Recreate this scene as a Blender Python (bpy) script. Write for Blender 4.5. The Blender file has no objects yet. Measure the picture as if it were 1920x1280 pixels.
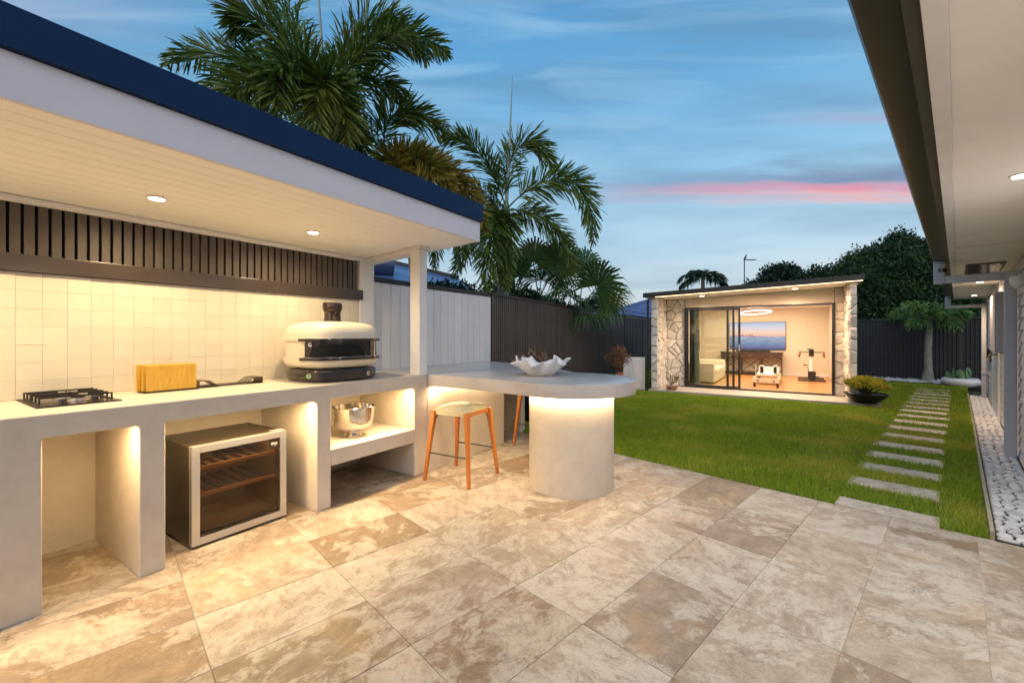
import bpy, bmesh, math, random
import numpy as np
from mathutils import Vector, Matrix, noise
R = random.Random(7)
NR = np.random.RandomState(5)
rad = math.radians
scene = bpy.context.scene
col = scene.collection

# ------------------------------------------------------------------ camera
F, CX, CY, HCAM = 799.0, 960.0, 630.0, 1.255
cam = bpy.data.objects.new('camera', bpy.data.cameras.new('camera'))
col.objects.link(cam)
cam.location = (0, 0, HCAM)
cam.rotation_euler = (rad(90), 0, 0)
cam.data.sensor_width = 36
cam.data.lens = F / 1920 * 36
cam.data.shift_y = -10 / 1920
cam.data.clip_start = 0.05
cam.data.clip_end = 900
scene.camera = cam

# ------------------------------------------------------------------ dusk sky
world = bpy.data.worlds.new('World')
scene.world = world
world.use_nodes = True
wt = world.node_tree
for n_ in list(wt.nodes): wt.nodes.remove(n_)
def W(t, **kw):
    n = wt.nodes.new(t)
    for k, v in kw.items(): setattr(n, k, v)
    return n
def WL(a, b): wt.links.new(a, b)
def wmath(op, a, b=None, clamp=False):
    n = W('ShaderNodeMath', operation=op, use_clamp=clamp)
    for i, v in enumerate((a, b)):
        if v is None: continue
        if isinstance(v, (int, float)): n.inputs[i].default_value = v
        else: WL(v, n.inputs[i])
    return n.outputs[0]
def wmix(f, a, b):
    n = W('ShaderNodeMix', data_type='RGBA')
    if isinstance(f, (int, float)): n.inputs[0].default_value = f
    else: WL(f, n.inputs[0])
    for i, v in ((6, a), (7, b)):
        if isinstance(v, tuple): n.inputs[i].default_value = (*v, 1)
        else: WL(v, n.inputs[i])
    return n.outputs[2]
def wramp(fac, stops, interp='LINEAR'):
    n = W('ShaderNodeValToRGB')
    n.color_ramp.interpolation = interp
    e = n.color_ramp.elements
    while len(e) < len(stops): e.new(0.5)
    for i, (p, c) in enumerate(stops):
        e[i].position = p; e[i].color = (*c, 1) if isinstance(c, tuple) else (c, c, c, 1)
    WL(fac, n.inputs[0])
    return n.outputs[0]
tc = W('ShaderNodeTexCoord')
sp = W('ShaderNodeSeparateXYZ'); WL(tc.outputs['Generated'], sp.inputs[0])
# cloud streets run east-west, so they are straight lines across the view ahead: slope = z / distance north
north = wmath('SQRT', wmath('ADD', wmath('MULTIPLY', sp.outputs[1], sp.outputs[1]), 0.03))
elev = wmath('MULTIPLY', wmath('DIVIDE', sp.outputs[2], north), 0.5)      # half the slope above the horizon
rise = wmath('MULTIPLY', wmath('ARCSINE', sp.outputs[2]), 2 / math.pi)
azim = wmath('ARCTAN2', sp.outputs[0], sp.outputs[1])                       # 0 = ahead, + = right
base = wramp(rise, [(0.0, (0.74, 0.79, 0.84)), (0.05, (0.66, 0.76, 0.86)), (0.12, (0.45, 0.65, 0.83)), (0.22, (0.26, 0.54, 0.80)),
                    (0.34, (0.12, 0.39, 0.72)), (0.5, (0.06, 0.27, 0.60)), (1.0, (0.04, 0.17, 0.42))])
# long flat cloud layers
cv = W('ShaderNodeCombineXYZ')
WL(wmath('MULTIPLY', azim, 1.1), cv.inputs[0]); WL(wmath('MULTIPLY', elev, 13), cv.inputs[1])
nz = W('ShaderNodeTexNoise'); nz.inputs['Scale'].default_value = 1.25; nz.inputs['Detail'].default_value = 7
nz.inputs['Roughness'].default_value = 0.52; nz.inputs['Distortion'].default_value = 0.35
WL(cv.outputs[0], nz.inputs['Vector'])
lay = wramp(nz.outputs[0], [(0.40, 0.0), (0.62, 1.0)])
sky = wmix(wmath('MULTIPLY', lay, 0.62), base, (0.11, 0.28, 0.47))
nz2 = W('ShaderNodeTexNoise'); nz2.inputs['Scale'].default_value = 2.1; nz2.inputs['Detail'].default_value = 6
nz2.inputs['Distortion'].default_value = 0.5
ad = W('ShaderNodeVectorMath', operation='ADD'); ad.inputs[1].default_value = (7.3, 2.6, 0)
WL(cv.outputs[0], ad.inputs[0]); WL(ad.outputs[0], nz2.inputs['Vector'])
lay2 = wramp(nz2.outputs[0], [(0.46, 0.0), (0.70, 1.0)])
sky = wmix(wmath('MULTIPLY', lay2, 0.42), sky, (0.42, 0.68, 0.88))
# the lit pink bank with its grey-blue top
def band(e0, e1, a0, a1, soft_e, soft_a, wob=0.0, shift=0.0):
    wv = wmath('MULTIPLY', wmath('SUBTRACT', nz3.outputs[0], 0.5), wob)
    e = wmath('ADD', elev, wv)
    m1 = wmath('MULTIPLY', wmath('SUBTRACT', e, e0), 1 / soft_e, True)
    m2 = wmath('MULTIPLY', wmath('SUBTRACT', e1, e), 1 / soft_e, True)
    m3 = wmath('MULTIPLY', wmath('SUBTRACT', azim, a0), 1 / soft_a, True)
    m4 = wmath('MULTIPLY', wmath('SUBTRACT', a1, azim), 1 / soft_a, True)
    return wmath('MULTIPLY', wmath('MULTIPLY', m1, m2), wmath('MULTIPLY', m3, m4))
nz3 = W('ShaderNodeTexNoise'); nz3.inputs['Scale'].default_value = 3.2; nz3.inputs['Detail'].default_value = 7
ad3 = W('ShaderNodeVectorMath', operation='ADD'); ad3.inputs[1].default_value = (1.3, 9.6, 0)
WL(cv.outputs[0], ad3.inputs[0]); WL(ad3.outputs[0], nz3.inputs['Vector'])
mod = wramp(nz2.outputs[0], [(0.36, 0.22), (0.55, 1.0)])
sky = wmix(wmath('MULTIPLY', band(0.168, 0.200, 0.20, 1.6, 0.012, 0.45, 0.045), 0.85), sky, (0.14, 0.20, 0.38))
sky = wmix(wmath('MULTIPLY', band(0.152, 0.181, 0.17, 1.6, 0.010, 0.45, 0.040), wmath('MULTIPLY', mod, 0.9)), sky, (0.80, 0.19, 0.30))
sky = wmix(wmath('MULTIPLY', band(0.149, 0.166, 0.17, 1.6, 0.006, 0.45, 0.026), wmath('MULTIPLY', mod, 0.8)), sky, (1.0, 0.42, 0.36))
sky = wmix(wmath('MULTIPLY', band(0.238, 0.258, 0.50, 1.3, 0.010, 0.25, 0.02), 0.50), sky, (0.55, 0.36, 0.55))
sky = wmix(wmath('MULTIPLY', band(0.33, 0.40, -1.5, -0.62, 0.03, 0.3, 0.04), 0.40), sky, (0.55, 0.50, 0.66))
bg = W('ShaderNodeBackground'); bg.inputs[1].default_value = 0.80
WL(sky, bg.inputs[0])
nish = W('ShaderNodeTexSky', sky_type='NISHITA'); nish.sun_disc = False
nish.sun_elevation = rad(2); nish.sun_rotation = rad(200)
bg2 = W('ShaderNodeBackground'); bg2.inputs[1].default_value = 0.05
WL(nish.outputs[0], bg2.inputs[0])
ash = W('ShaderNodeAddShader'); WL(bg.outputs[0], ash.inputs[0]); WL(bg2.outputs[0], ash.inputs[1])
wo = W('ShaderNodeOutputWorld'); WL(ash.outputs[0], wo.inputs[0])

# after-sunset glow from behind the camera, very soft
sun = bpy.data.objects.new('sun', bpy.data.lights.new('sun', 'SUN'))
col.objects.link(sun)
sun.data.energy = 1.45
sun.data.angle = rad(70)
sun.data.color = (1.0, 0.90, 0.85)
sun.rotation_euler = (rad(55), 0, rad(-6))
sun.location = (2, -6, 12)

scene.view_settings.view_transform = 'Standard'
scene.view_settings.look = 'None'
scene.view_settings.exposure = 0.2
scene.view_settings.gamma = 1
scene.view_settings.use_curve_mapping = False
scene.cycles.use_denoising = True
scene.cycles.max_bounces = 8
scene.cycles.diffuse_bounces = 4
scene.cycles.transparent_max_bounces = 16
scene.cycles.sample_clamp_indirect = 6

# ------------------------------------------------------------------ frames
UK, NK = Vector((0.549, 0.836)).normalized(), Vector((-0.836, 0.549)).normalized()
UH, NH = Vector((0.723, 0.691)).normalized(), Vector((0.691, -0.723)).normalized()
def K(s, t, z=0.0):                      # kitchen / guest house frame: along, across, up
    return Vector((UK.x * s + NK.x * t, UK.y * s + NK.y * t, z))
def Hf(a, b, z=0.0):                     # house / paving frame
    return Vector((UH.x * a + NH.x * b, UH.y * a + NH.y * b, z))
def Wf(x, y, z=0.0): return Vector((x, y, z))
def Kc(s, t, z=0.0): return K(s, t, z - 0.055 * (t - 2.35))     # sloping canopy
FU = Vector((0.492, 0.8706)).normalized(); FN = Vector((-FU.y, FU.x))
def Ff(l, m, z=0.0): return Vector((-0.31 + FU.x * l + FN.x * m, 6.2 + FU.y * l + FN.y * m, z))
def at(px, py, d):                       # the point seen at a pixel of the photo, d metres ahead
    return Vector(((px - CX) / F * d, d, HCAM - (py - CY) / F * d))
def gz(a):                               # lawn rises gently towards the guest house
    q = min(1, max(0, (a - 4.2) / 5.0)); return 0.055 * q * q * (3 - 2 * q)

# ------------------------------------------------------------------ mesh helpers
ORG = {}
def world_org(o): return ORG.get(o.name, Vector((0, 0, 0))) if o else None
class MB:
    def __init__(s): s.v = []; s.f = []; s.m = []; s.cur = 0
    def add(s, vs, fs):
        k = len(s.v); s.v += [tuple(v) for v in vs]
        s.f += [tuple(i + k for i in f) for f in fs]; s.m += [s.cur] * len(fs); return s
    def box(s, fr, lo, hi):
        p = [fr(x, y, z) for x in (lo[0], hi[0]) for y in (lo[1], hi[1]) for z in (lo[2], hi[2])]
        return s.add(p, [(0, 1, 3, 2), (4, 6, 7, 5), (0, 4, 5, 1), (2, 3, 7, 6), (0, 2, 6, 4), (1, 5, 7, 3)])
    def prism(s, fr, pts, z0, z1):       # polygon in the frame plane, extruded up
        n = len(pts)
        return s.add([fr(x, y, z0) for x, y in pts] + [fr(x, y, z1) for x, y in pts],
                     [tuple(range(n))[::-1], tuple(range(n, 2 * n))] + [(i, (i + 1) % n, n + (i + 1) % n, n + i) for i in range(n)])
    def loft(s, rings, cap=True):
        n = len(rings[0]); vs = [p for r in rings for p in r]; fs = []
        for j in range(len(rings) - 1):
            for i in range(n):
                fs.append((j * n + i, j * n + (i + 1) % n, (j + 1) * n + (i + 1) % n, (j + 1) * n + i))
        if cap: fs += [tuple(range(n))[::-1], tuple(range((len(rings) - 1) * n, len(rings) * n))]
        return s.add(vs, fs)
    def lathe(s, c, prof, n=32, cap=True):
        return s.loft([[Vector((c[0] + r * math.cos(2 * math.pi * i / n), c[1] + r * math.sin(2 * math.pi * i / n), c[2] + z)) for i in range(n)] for r, z in prof], cap)
    def tube(s, pts, r, n=8, cap=True):
        pts = [Vector(p) for p in pts]; rs = r if isinstance(r, (list, tuple)) else [r] * len(pts)
        rings = []; prev = None
        for i, p in enumerate(pts):
            t = (pts[min(i + 1, len(pts) - 1)] - pts[max(i - 1, 0)]).normalized()
            a = prev if prev else (Vector((0, 0, 1)) if abs(t.z) < .9 else Vector((1, 0, 0)))
            x = (a - t * a.dot(t)).normalized(); prev = x; y = t.cross(x)
            rings.append([p + (x * math.cos(2 * math.pi * k / n) + y * math.sin(2 * math.pi * k / n)) * rs[i] for k in range(n)])
        return s.loft(rings, cap)
    def bar(s, a, b, w, h, up=Vector((0, 0, 1))):  # rectangular bar between two points
        a = Vector(a); b = Vector(b); t = (b - a).normalized()
        if abs(t.dot(up)) > .98: up = Vector((UK.x, UK.y, 0))
        x = t.cross(up).normalized(); y = x.cross(t)
        r = lambda p: [p + x * w / 2 * i + y * h / 2 * j for i, j in ((1, 1), (-1, 1), (-1, -1), (1, -1))]
        return s.loft([r(a), r(b)])
    def build(s, name, mat, parent=None, bevel=0, smooth=False, origin=None, seg=2, kind=None, recalc=True):
        me = bpy.data.meshes.new(name)
        if origin is None:
            if parent is not None: origin = world_org(parent)
            else:
                a = np.array(s.v); origin = Vector(((a[:, 0].min() + a[:, 0].max()) / 2, (a[:, 1].min() + a[:, 1].max()) / 2, a[:, 2].min()))
        me.from_pydata([(x - origin.x, y - origin.y, z - origin.z) for x, y, z in s.v], [], s.f)
        mats = mat if isinstance(mat, (list, tuple)) else [mat]
        for m_ in mats: me.materials.append(m_)
        if len(mats) > 1: me.polygons.foreach_set('material_index', s.m)
        bm = bmesh.new(); bm.from_mesh(me)
        if recalc: bmesh.ops.recalc_face_normals(bm, faces=bm.faces)
        if bevel: bmesh.ops.bevel(bm, geom=[e for e in bm.edges if len(e.link_faces) == 2 and e.calc_face_angle(0) > .5], offset=bevel, segments=seg, affect='EDGES', profile=.6, clamp_overlap=True)
        bm.to_mesh(me); bm.free()
        if smooth:
            me.polygons.foreach_set('use_smooth', [True] * len(me.polygons))
            if smooth is not True: me.set_sharp_from_angle(angle=rad(smooth))
        o = bpy.data.objects.new(name, me); col.objects.link(o)
        if parent is not None: o.parent = parent; ORG[o.name] = ORG.get(parent.name, Vector((0, 0, 0)))
        else: o.location = origin; ORG[o.name] = Vector(origin)
        if kind: o['kind'] = kind
        return o
def tag(o, label=None, cat=None, group=None, kind=None):
    if label: o['label'] = label
    if cat: o['category'] = cat
    if group: o['group'] = group
    if kind: o['kind'] = kind
    return o
def thing(name, loc, label, cat, group=None):
    o = bpy.data.objects.new(name, None); col.objects.link(o); o.location = loc; o.empty_display_size = .1
    ORG[o.name] = Vector(loc); return tag(o, label, cat, group)
def structure(name, loc=(0, 0, 0)):
    o = bpy.data.objects.new(name, None); col.objects.link(o); o.location = loc
    ORG[o.name] = Vector(loc); o['kind'] = 'structure'; return o
def inst(name, me, parent, loc, rz=0, scale=(1, 1, 1)):
    o = bpy.data.objects.new(name, me); col.objects.link(o); o.parent = parent
    o.location = Vector(loc) - world_org(parent); o.rotation_euler = (0, 0, rz); o.scale = scale
    ORG[o.name] = world_org(parent); return o
def copy_tree(o, parent=None):
    c = o.copy(); col.objects.link(c); c.parent = parent; ORG[c.name] = ORG.get(o.name, Vector((0, 0, 0)))
    for ch in [x for x in col.objects if x.parent == o]: copy_tree(ch, c)
    return c
def np_obj(name, verts, faces, mat, parent=None, smooth=False, kind=None):
    """verts Nx3 (world), faces MxK"""
    me = bpy.data.meshes.new(name); verts = np.asarray(verts, dtype=np.float32); faces = np.asarray(faces, dtype=np.int32)
    org = world_org(parent) if parent is not None else Vector((0, 0, 0))
    verts = verts - np.array(org, dtype=np.float32)
    me.vertices.add(len(verts)); me.vertices.foreach_set('co', verts.ravel())
    k = faces.shape[1]
    me.loops.add(faces.size); me.loops.foreach_set('vertex_index', faces.ravel())
    me.polygons.add(len(faces)); me.polygons.foreach_set('loop_start', np.arange(len(faces)) * k)
    me.update(calc_edges=True); me.validate()
    me.materials.append(mat)
    if smooth: me.polygons.foreach_set('use_smooth', [True] * len(me.polygons))
    o = bpy.data.objects.new(name, me); col.objects.link(o)
    if parent is not None: o.parent = parent; ORG[o.name] = org
    if kind: o['kind'] = kind
    return o
def light(kind, name, loc, energy, color, parent, target=None, size=.1, size_y=None, spot=150, blend=1.0, rot=None):
    d = bpy.data.lights.new(name, kind); d.energy = energy; d.color = color
    if kind == 'AREA':
        d.size = size
        if size_y: d.shape = 'RECTANGLE'; d.size_y = size_y
    else: d.shadow_soft_size = size
    if kind == 'SPOT': d.spot_size = rad(spot); d.spot_blend = blend
    o = bpy.data.objects.new(name, d); col.objects.link(o)
    if parent is not None: o.parent = parent; o.location = Vector(loc) - world_org(parent)
    else: o.location = loc
    if rot is not None: o.rotation_euler = rot
    return o

# ------------------------------------------------------------------ materials
def nt(name):
    m = bpy.data.materials.new(name); m.use_nodes = True; t = m.node_tree
    return m, t, t.nodes['Principled BSDF']
class T:                                   # tiny node-graph helper
    def __init__(s, t): s.t = t
    def n(s, ty, ins=None, **kw):
        n = s.t.nodes.new(ty)
        for k, v in kw.items(): setattr(n, k, v)
        for k, v in (ins or {}).items():
            if hasattr(v, 'is_linked'): s.t.links.new(v, n.inputs[k])
            else: n.inputs[k].default_value = v
        return n
    def link(s, a, b): s.t.links.new(a, b)
    def noise(s, vec, scale, detail=4, rough=.55, dist=0):
        return s.n('ShaderNodeTexNoise', {'Vector': vec, 'Scale': scale, 'Detail': detail, 'Roughness': rough, 'Distortion': dist}).outputs[0]
    def ramp(s, f, stops):
        n = s.n('ShaderNodeValToRGB', {0: f}); e = n.color_ramp.elements
        while len(e) < len(stops): e.new(.5)
        for i, (p, c) in enumerate(stops): e[i].position = p; e[i].color = (*c, 1) if isinstance(c, tuple) else (c, c, c, 1)
        return n.outputs[0]
    def mix(s, f, a, b, bt='MIX'):
        n = s.n('ShaderNodeMix', data_type='RGBA', blend_type=bt)
        for i, v in ((0, f), (6, a), (7, b)):
            if hasattr(v, 'is_linked'): s.link(v, n.inputs[i])
            else: n.inputs[i].default_value = (*v, 1) if isinstance(v, tuple) else v
        return n.outputs[2]
    def math(s, op, a, b=0.0):
        n = s.n('ShaderNodeMath', operation=op)
        for i, v in enumerate((a, b)):
            if hasattr(v, 'is_linked'): s.link(v, n.inputs[i])
            else: n.inputs[i].default_value = v
        return n.outputs[0]
    def bump(s, h, bs, strength=.3, dist=.01):
        b = s.n('ShaderNodeBump', {'Height': h, 'Strength': strength, 'Distance': dist}); s.link(b.outputs[0], bs.inputs['Normal'])
    def pos(s, scale=(1, 1, 1), rand=0.0):
        v = s.n('ShaderNodeNewGeometry').outputs['Position']
        if rand:
            oi = s.n('ShaderNodeObjectInfo').outputs['Random']
            v = s.n('ShaderNodeVectorMath', {0: v, 1: s.n('ShaderNodeCombineXYZ', {0: s.math('MULTIPLY', oi, rand), 1: s.math('MULTIPLY', oi, rand * 1.7)}).outputs[0]}, operation='ADD').outputs[0]
        if scale != (1, 1, 1): v = s.n('ShaderNodeVectorMath', {0: v, 1: scale}, operation='MULTIPLY').outputs[0]
        return v
def simple(name, c, rough=.6, metal=0, var=.12, scale=6, bump=.0, bscale=60, spec=None, coat=0, orand=0.0):
    m, t, b = nt(name); g = T(t); p = g.pos()
    n = g.noise(p, scale, 5, .6)
    lo = tuple(x * (1 - var) for x in c); hi = tuple(min(1, x * (1 + var)) for x in c)
    cc = g.ramp(n, [(.3, lo), (.7, hi)])
    if orand:
        oi = g.n('ShaderNodeObjectInfo').outputs['Random']
        v = g.math('ADD', g.math('MULTIPLY', oi, orand), 1 - orand / 2)
        cc = g.n('ShaderNodeVectorMath', {0: cc, 1: v}, operation='SCALE').outputs[0] if False else g.mix(1.0, cc, g.n('ShaderNodeCombineXYZ', {0: v, 1: v, 2: v}).outputs[0], 'MULTIPLY')
    g.link(cc, b.inputs['Base Color'])
    b.inputs['Roughness'].default_value = rough; b.inputs['Metallic'].default_value = metal
    if coat: b.inputs['Coat Weight'].default_value = coat; b.inputs['Coat Roughness'].default_value = .1
    if spec is not None: b.inputs['Specular IOR Level'].default_value = spec
    if bump: g.bump(g.noise(p, bscale, 4), b, bump, .004)
    return m
def emit(name, c, s):
    m, t, b = nt(name); t.nodes.remove(b); e = t.nodes.new('ShaderNodeEmission'); e.inputs[0].default_value = (*c, 1); e.inputs[1].default_value = s
    t.links.new(e.outputs[0], t.nodes['Material Output'].inputs[0]); return m
WARM = (1.0, 0.73, 0.40); WARMS = (1.0, 0.68, 0.33); WARM2 = (1.0, 0.72, 0.42)

def make_plaster(name, c, bump=.25, var=.1):
    m, t, b = nt(name); g = T(t); p = g.pos()
    n1 = g.noise(p, 2.2, 6, .65, .6); n2 = g.noise(p, 14, 5, .6)
    f = g.math('ADD', g.math('MULTIPLY', n1, .7), g.math('MULTIPLY', n2, .3))
    g.link(g.ramp(f, [(.32, tuple(x * (1 - var) for x in c)), (.5, c), (.68, tuple(min(1, x * (1 + var * .7)) for x in c))]), b.inputs['Base Color'])
    b.inputs['Roughness'].default_value = .62
    g.bump(g.math('ADD', g.noise(p, 9, 6, .7), g.math('MULTIPLY', g.noise(p, 90, 3), .35)), b, bump, .006); return m
plaster = make_plaster('polished_render', (.56, .50, .42), .35, .16)
plaster_in = plaster
slabtop = make_plaster('trowelled_slab', (.50, .47, .44), .12, .16); slabtop.node_tree.nodes['Principled BSDF'].inputs['Roughness'].default_value = .24
white = simple('white_paint', (.74, .73, .72), .45, var=.03)
white_soffit = simple('soffit_paint', (.88, .84, .80), .6, var=.03, bump=.05)
white_ceiling = simple('ceiling_paint', (.88, .86, .82), .5, var=.02)
fasciaw = simple('fascia_paint', (.66, .62, .64), .45, var=.03)
navy = simple('navy_gutter', (.004, .020, .070), .5, var=.05, spec=.2)
darkmetal = simple('dark_bronze_metal', (.045, .038, .032), .38, .2, var=.1)
dark_slat = simple('dark_slat', (.075, .058, .048), .5, var=.18, scale=9, bump=.15, orand=.25)
dark_board = simple('dark_board', (.050, .036, .027), .30, var=.1, coat=.8)
blackback = simple('black_backing', (.008, .007, .006), .8)
fence_white = simple('pale_fence_board', (.78, .72, .68), .55, var=.05, scale=3, bump=.08, orand=.10)
fence_slat = simple('fence_slat_paint', (.062, .053, .048), .5, var=.2, bump=.15, orand=.4)
fence_dark = simple('charcoal_sheet', (.030, .034, .040), .42, var=.15, coat=.1)
cap_dark = simple('dark_capping', (.016, .014, .013), .5, var=.1)
black = simple('black_satin', (.012, .011, .011), .35, var=.1, coat=.3)
black_matt = simple('black_iron', (.022, .019, .017), .48, .3, var=.3, bump=.2)
brown_case = simple('fridge_case', (.040, .030, .020), .32, .1, var=.15, coat=.2)
silver = simple('brushed_aluminium', (.62, .60, .57), .36, .85, var=.05)
steel = simple('polished_steel', (.78, .76, .72), .10, 1.0, var=.02)
cream = simple('oven_cream', (.70, .64, .50), .42, var=.03, coat=.15, bump=.05, bscale=200)
oven_black = simple('oven_trim', (.030, .024, .022), .25, .2, var=.1, coat=.5)
tile_grout = simple('tile_grout', (.60, .54, .44), .9, var=.05)
grout = simple('grout', (.40, .36, .30), .9, var=.08)
stonewhite = simple('ceramic_white', (.72, .71, .70), .5, var=.04, bump=.1, bscale=50)
leather = simple('olive_leather', (.46, .43, .28), .26, var=.12, scale=20, bump=.3, bscale=120)
def make_wood(name, c1, c2, sc=(1, 1, 1), rough=.45, coat=.1, orand=True):
    m, t, b = nt(name); g = T(t); p = g.pos(sc, 30 if orand else 0)
    n = g.noise(p, 5, 6, .6, 1.2); n2 = g.noise(p, 30, 3)
    g.link(g.ramp(g.math('ADD', g.math('MULTIPLY', n, .75), g.math('MULTIPLY', n2, .25)), [(.34, c1), (.66, c2)]), b.inputs['Base Color'])
    b.inputs['Roughness'].default_value = rough; b.inputs['Coat Weight'].default_value = coat
    g.bump(n2, b, .15, .002); return m
stoolwood = make_wood('stool_timber', (.30, .095, .016), (.46, .165, .032), (9, 9, 1.2), .38, .25)
boardwood = make_wood('bamboo', (.52, .29, .035), (.70, .42, .06), (14, 14, 1.5))
shelfwood = make_wood('fridge_shelf_timber', (.62, .32, .10), (.75, .42, .15), (2, 2, 8))
floorwood = make_wood('oak_floor', (.40, .19, .065), (.56, .29, .11), (3, 3, 3), .35, .2)
edgewood = make_wood('edging_timber', (.26, .23, .16), (.40, .36, .26), (2, 2, 2), .8, 0)
consolewood = make_wood('console_timber', (.035, .018, .011), (.07, .035, .02), (3, 3, 3))

def make_travertine(name, tones, rough=.45):
    m, t, b = nt(name); g = T(t)
    oi = g.n('ShaderNodeObjectInfo').outputs['Random']
    r2 = g.math('FRACT', g.math('MULTIPLY', oi, 17.3)); r3 = g.math('FRACT', g.math('MULTIPLY', oi, 41.7))
    p = g.n('ShaderNodeVectorRotate', {'Vector': g.pos((1, 1, 1), 37.0), 'Angle': g.math('MULTIPLY', r2, 6.2)}, rotation_type='Z_AXIS').outputs[0]
    w = g.n('ShaderNodeTexNoise', {'Vector': p, 'Scale': 2.3, 'Detail': 5}).outputs[1]
    pw = g.n('ShaderNodeVectorMath', {0: p, 1: g.n('ShaderNodeVectorMath', {0: w, 1: (.22, .22, 0)}, operation='MULTIPLY').outputs[0]}, operation='ADD').outputs[0]
    mp = g.n('ShaderNodeMapping', {'Vector': pw, 'Scale': (1.0, 1.45, 1)}).outputs[0]
    n = len(tones); tone = g.ramp(g.math('FRACT', g.math('MULTIPLY', oi, 5.7)), [(k / (n - 1), c) for k, c in enumerate(tones)])
    def sc(c, f): return g.mix(1.0, c, f, 'MULTIPLY')
    fine = g.noise(pw, 17, 12, .80, .2); mid = g.noise(mp, 6.0, 12, .78, .3); big = g.noise(mp, 2.0, 8, .62, .3)
    c = g.mix(g.ramp(mid, [(.36, 0.0), (.62, 1.0)]), sc(tone, (.72, .66, .60)), sc(tone, (1.08, 1.06, 1.04)))
    c = g.mix(g.ramp(fine, [(.36, .65), (.52, 0.0)]), c, sc(tone, (.55, .47, .40)))
    isl = g.ramp(g.math('ADD', g.math('MULTIPLY', big, .62), g.math('ADD', g.math('MULTIPLY', mid, .38), g.math('MULTIPLY', r3, .09))), [(.54, 0.0), (.57, .55), (.68, .85)])
    c = g.mix(isl, c, g.mix(g.ramp(fine, [(.35, 1.0), (.5, 0.0)]), (.50, .455, .385), (.36, .31, .25)))
    def ridge(scale, wdt, dist):
        r = g.math('ABSOLUTE', g.math('SUBTRACT', g.noise(mp, scale, 10, .68, dist), .5)); return g.ramp(r, [(0, 1.0), (wdt, 0.0)])
    v1 = g.math('MULTIPLY', ridge(2.6, .016, .6), g.ramp(big, [(.42, 0.0), (.56, 1.0)])); v2 = g.math('MULTIPLY', ridge(7.5, .022, .4), g.ramp(mid, [(.44, 1.0), (.55, 0.0)]))
    c = g.mix(g.math('MULTIPLY', v1, .55), c, (.15, .11, .08)); c = g.mix(g.math('MULTIPLY', v2, .50), c, (.17, .125, .09))
    pits = g.noise(p, 75, 5, .75)
    c = g.mix(g.ramp(pits, [(.34, .6), (.42, 0.0)]), c, (.14, .105, .075))
    rust = g.ramp(g.noise(pw, 1.7, 6, .66), [(.58, 0.0), (.72, .45)])
    c = g.mix(rust, c, (.48, .30, .13))
    g.link(c, b.inputs['Base Color'])
    g.link(g.ramp(mid, [(.3, rough + .15), (.7, rough - .05)]), b.inputs['Roughness'])
    g.bump(g.math('ADD', g.math('MULTIPLY', pits, .7), g.math('ADD', fine, mid)), b, .30, .004)
    return m
travertine = make_travertine('travertine', [(.23, .165, .10), (.31, .25, .18), (.42, .365, .29), (.27, .215, .165), (.48, .43, .36), (.34, .285, .23), (.45, .40, .33)])
pale_stone = make_travertine('pale_travertine', [(.46, .42, .35), (.52, .48, .41), (.42, .39, .34)])

def make_tile():
    m, t, b = nt('glazed_tile'); g = T(t); p = g.pos()
    oi = g.n('ShaderNodeObjectInfo').outputs['Random']
    c = g.ramp(oi, [(0, (.62, .565, .465)), (.5, (.645, .59, .49)), (1, (.67, .615, .515))])
    g.link(g.mix(g.math('MULTIPLY', g.noise(p, 18, 4), .35), c, (.56, .50, .40)), b.inputs['Base Color'])
    b.inputs['Roughness'].default_value = .30
    g.bump(g.noise(p, 11, 3), b, .25, .01); return m
tile_m = make_tile()

def make_stone(name, dark=(.56, .50, .43), light=(.80, .75, .68)):
    m, t, b = nt(name); g = T(t); p = g.pos((1, 1, 1), 11.0)
    n = g.noise(p, 7, 8, .7, .6); n2 = g.noise(p, 34, 6, .7)
    oi = g.n('ShaderNodeObjectInfo').outputs['Random']
    c = g.ramp(n, [(.33, dark), (.52, tuple((x + y) / 2 for x, y in zip(dark, light))), (.66, light)])
    v = g.math('ADD', g.math('MULTIPLY', oi, .3), .82)
    c = g.mix(1.0, c, g.n('ShaderNodeCombineXYZ', {0: v, 1: v, 2: v}).outputs[0], 'MULTIPLY')
    g.link(c, b.inputs['Base Color']); b.inputs['Roughness'].default_value = .85
    g.bump(g.math('ADD', n, g.math('MULTIPLY', n2, .5)), b, .9, .02); return m
stone_m = make_stone('split_limestone')
mortar = simple('mortar', (.15, .12, .09), .95, var=.15, bump=.3)
pebble_m = make_stone('white_pebble', (.50, .49, .49), (.74, .73, .73)); 
pebble_m.node_tree.nodes['Principled BSDF'].inputs['Roughness'].default_value = .6
for n_ in pebble_m.node_tree.nodes:
    if n_.type == 'BUMP': n_.inputs['Strength'].default_value = .2
soil = simple('dark_soil', (.030, .026, .022), .95, var=.3, bump=.4)
concrete = simple('concrete_step', (.42, .39, .34), .8, var=.12, bump=.3)

def make_leaf(name, c1, c2, c3=None, rough=.5, scale=3.0, trans=.15):
    m, t, b = nt(name); g = T(t); p = g.pos()
    ri = g.n('ShaderNodeNewGeometry').outputs['Random Per Island']
    c = g.mix(ri, c1, c2)
    if c3: c = g.mix(g.ramp(g.noise(p, scale, 4), [(.50, 0.0), (.68, 1.0)]), c, c3)
    g.link(c, b.inputs['Base Color']); b.inputs['Roughness'].default_value = rough
    b.inputs['Specular IOR Level'].default_value = .35
    tr = g.n('ShaderNodeBsdfTranslucent', {0: c}); ms = g.n('ShaderNodeMixShader', {0: trans})
    g.link(b.outputs[0], ms.inputs[1]); g.link(tr.outputs[0], ms.inputs[2]); g.link(ms.outputs[0], t.nodes['Material Output'].inputs[0])
    return m
grass_m = make_leaf('grass', (.145, .25, .012), (.33, .44, .028), (.44, .44, .06), .55, 1.1, .3)
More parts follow.
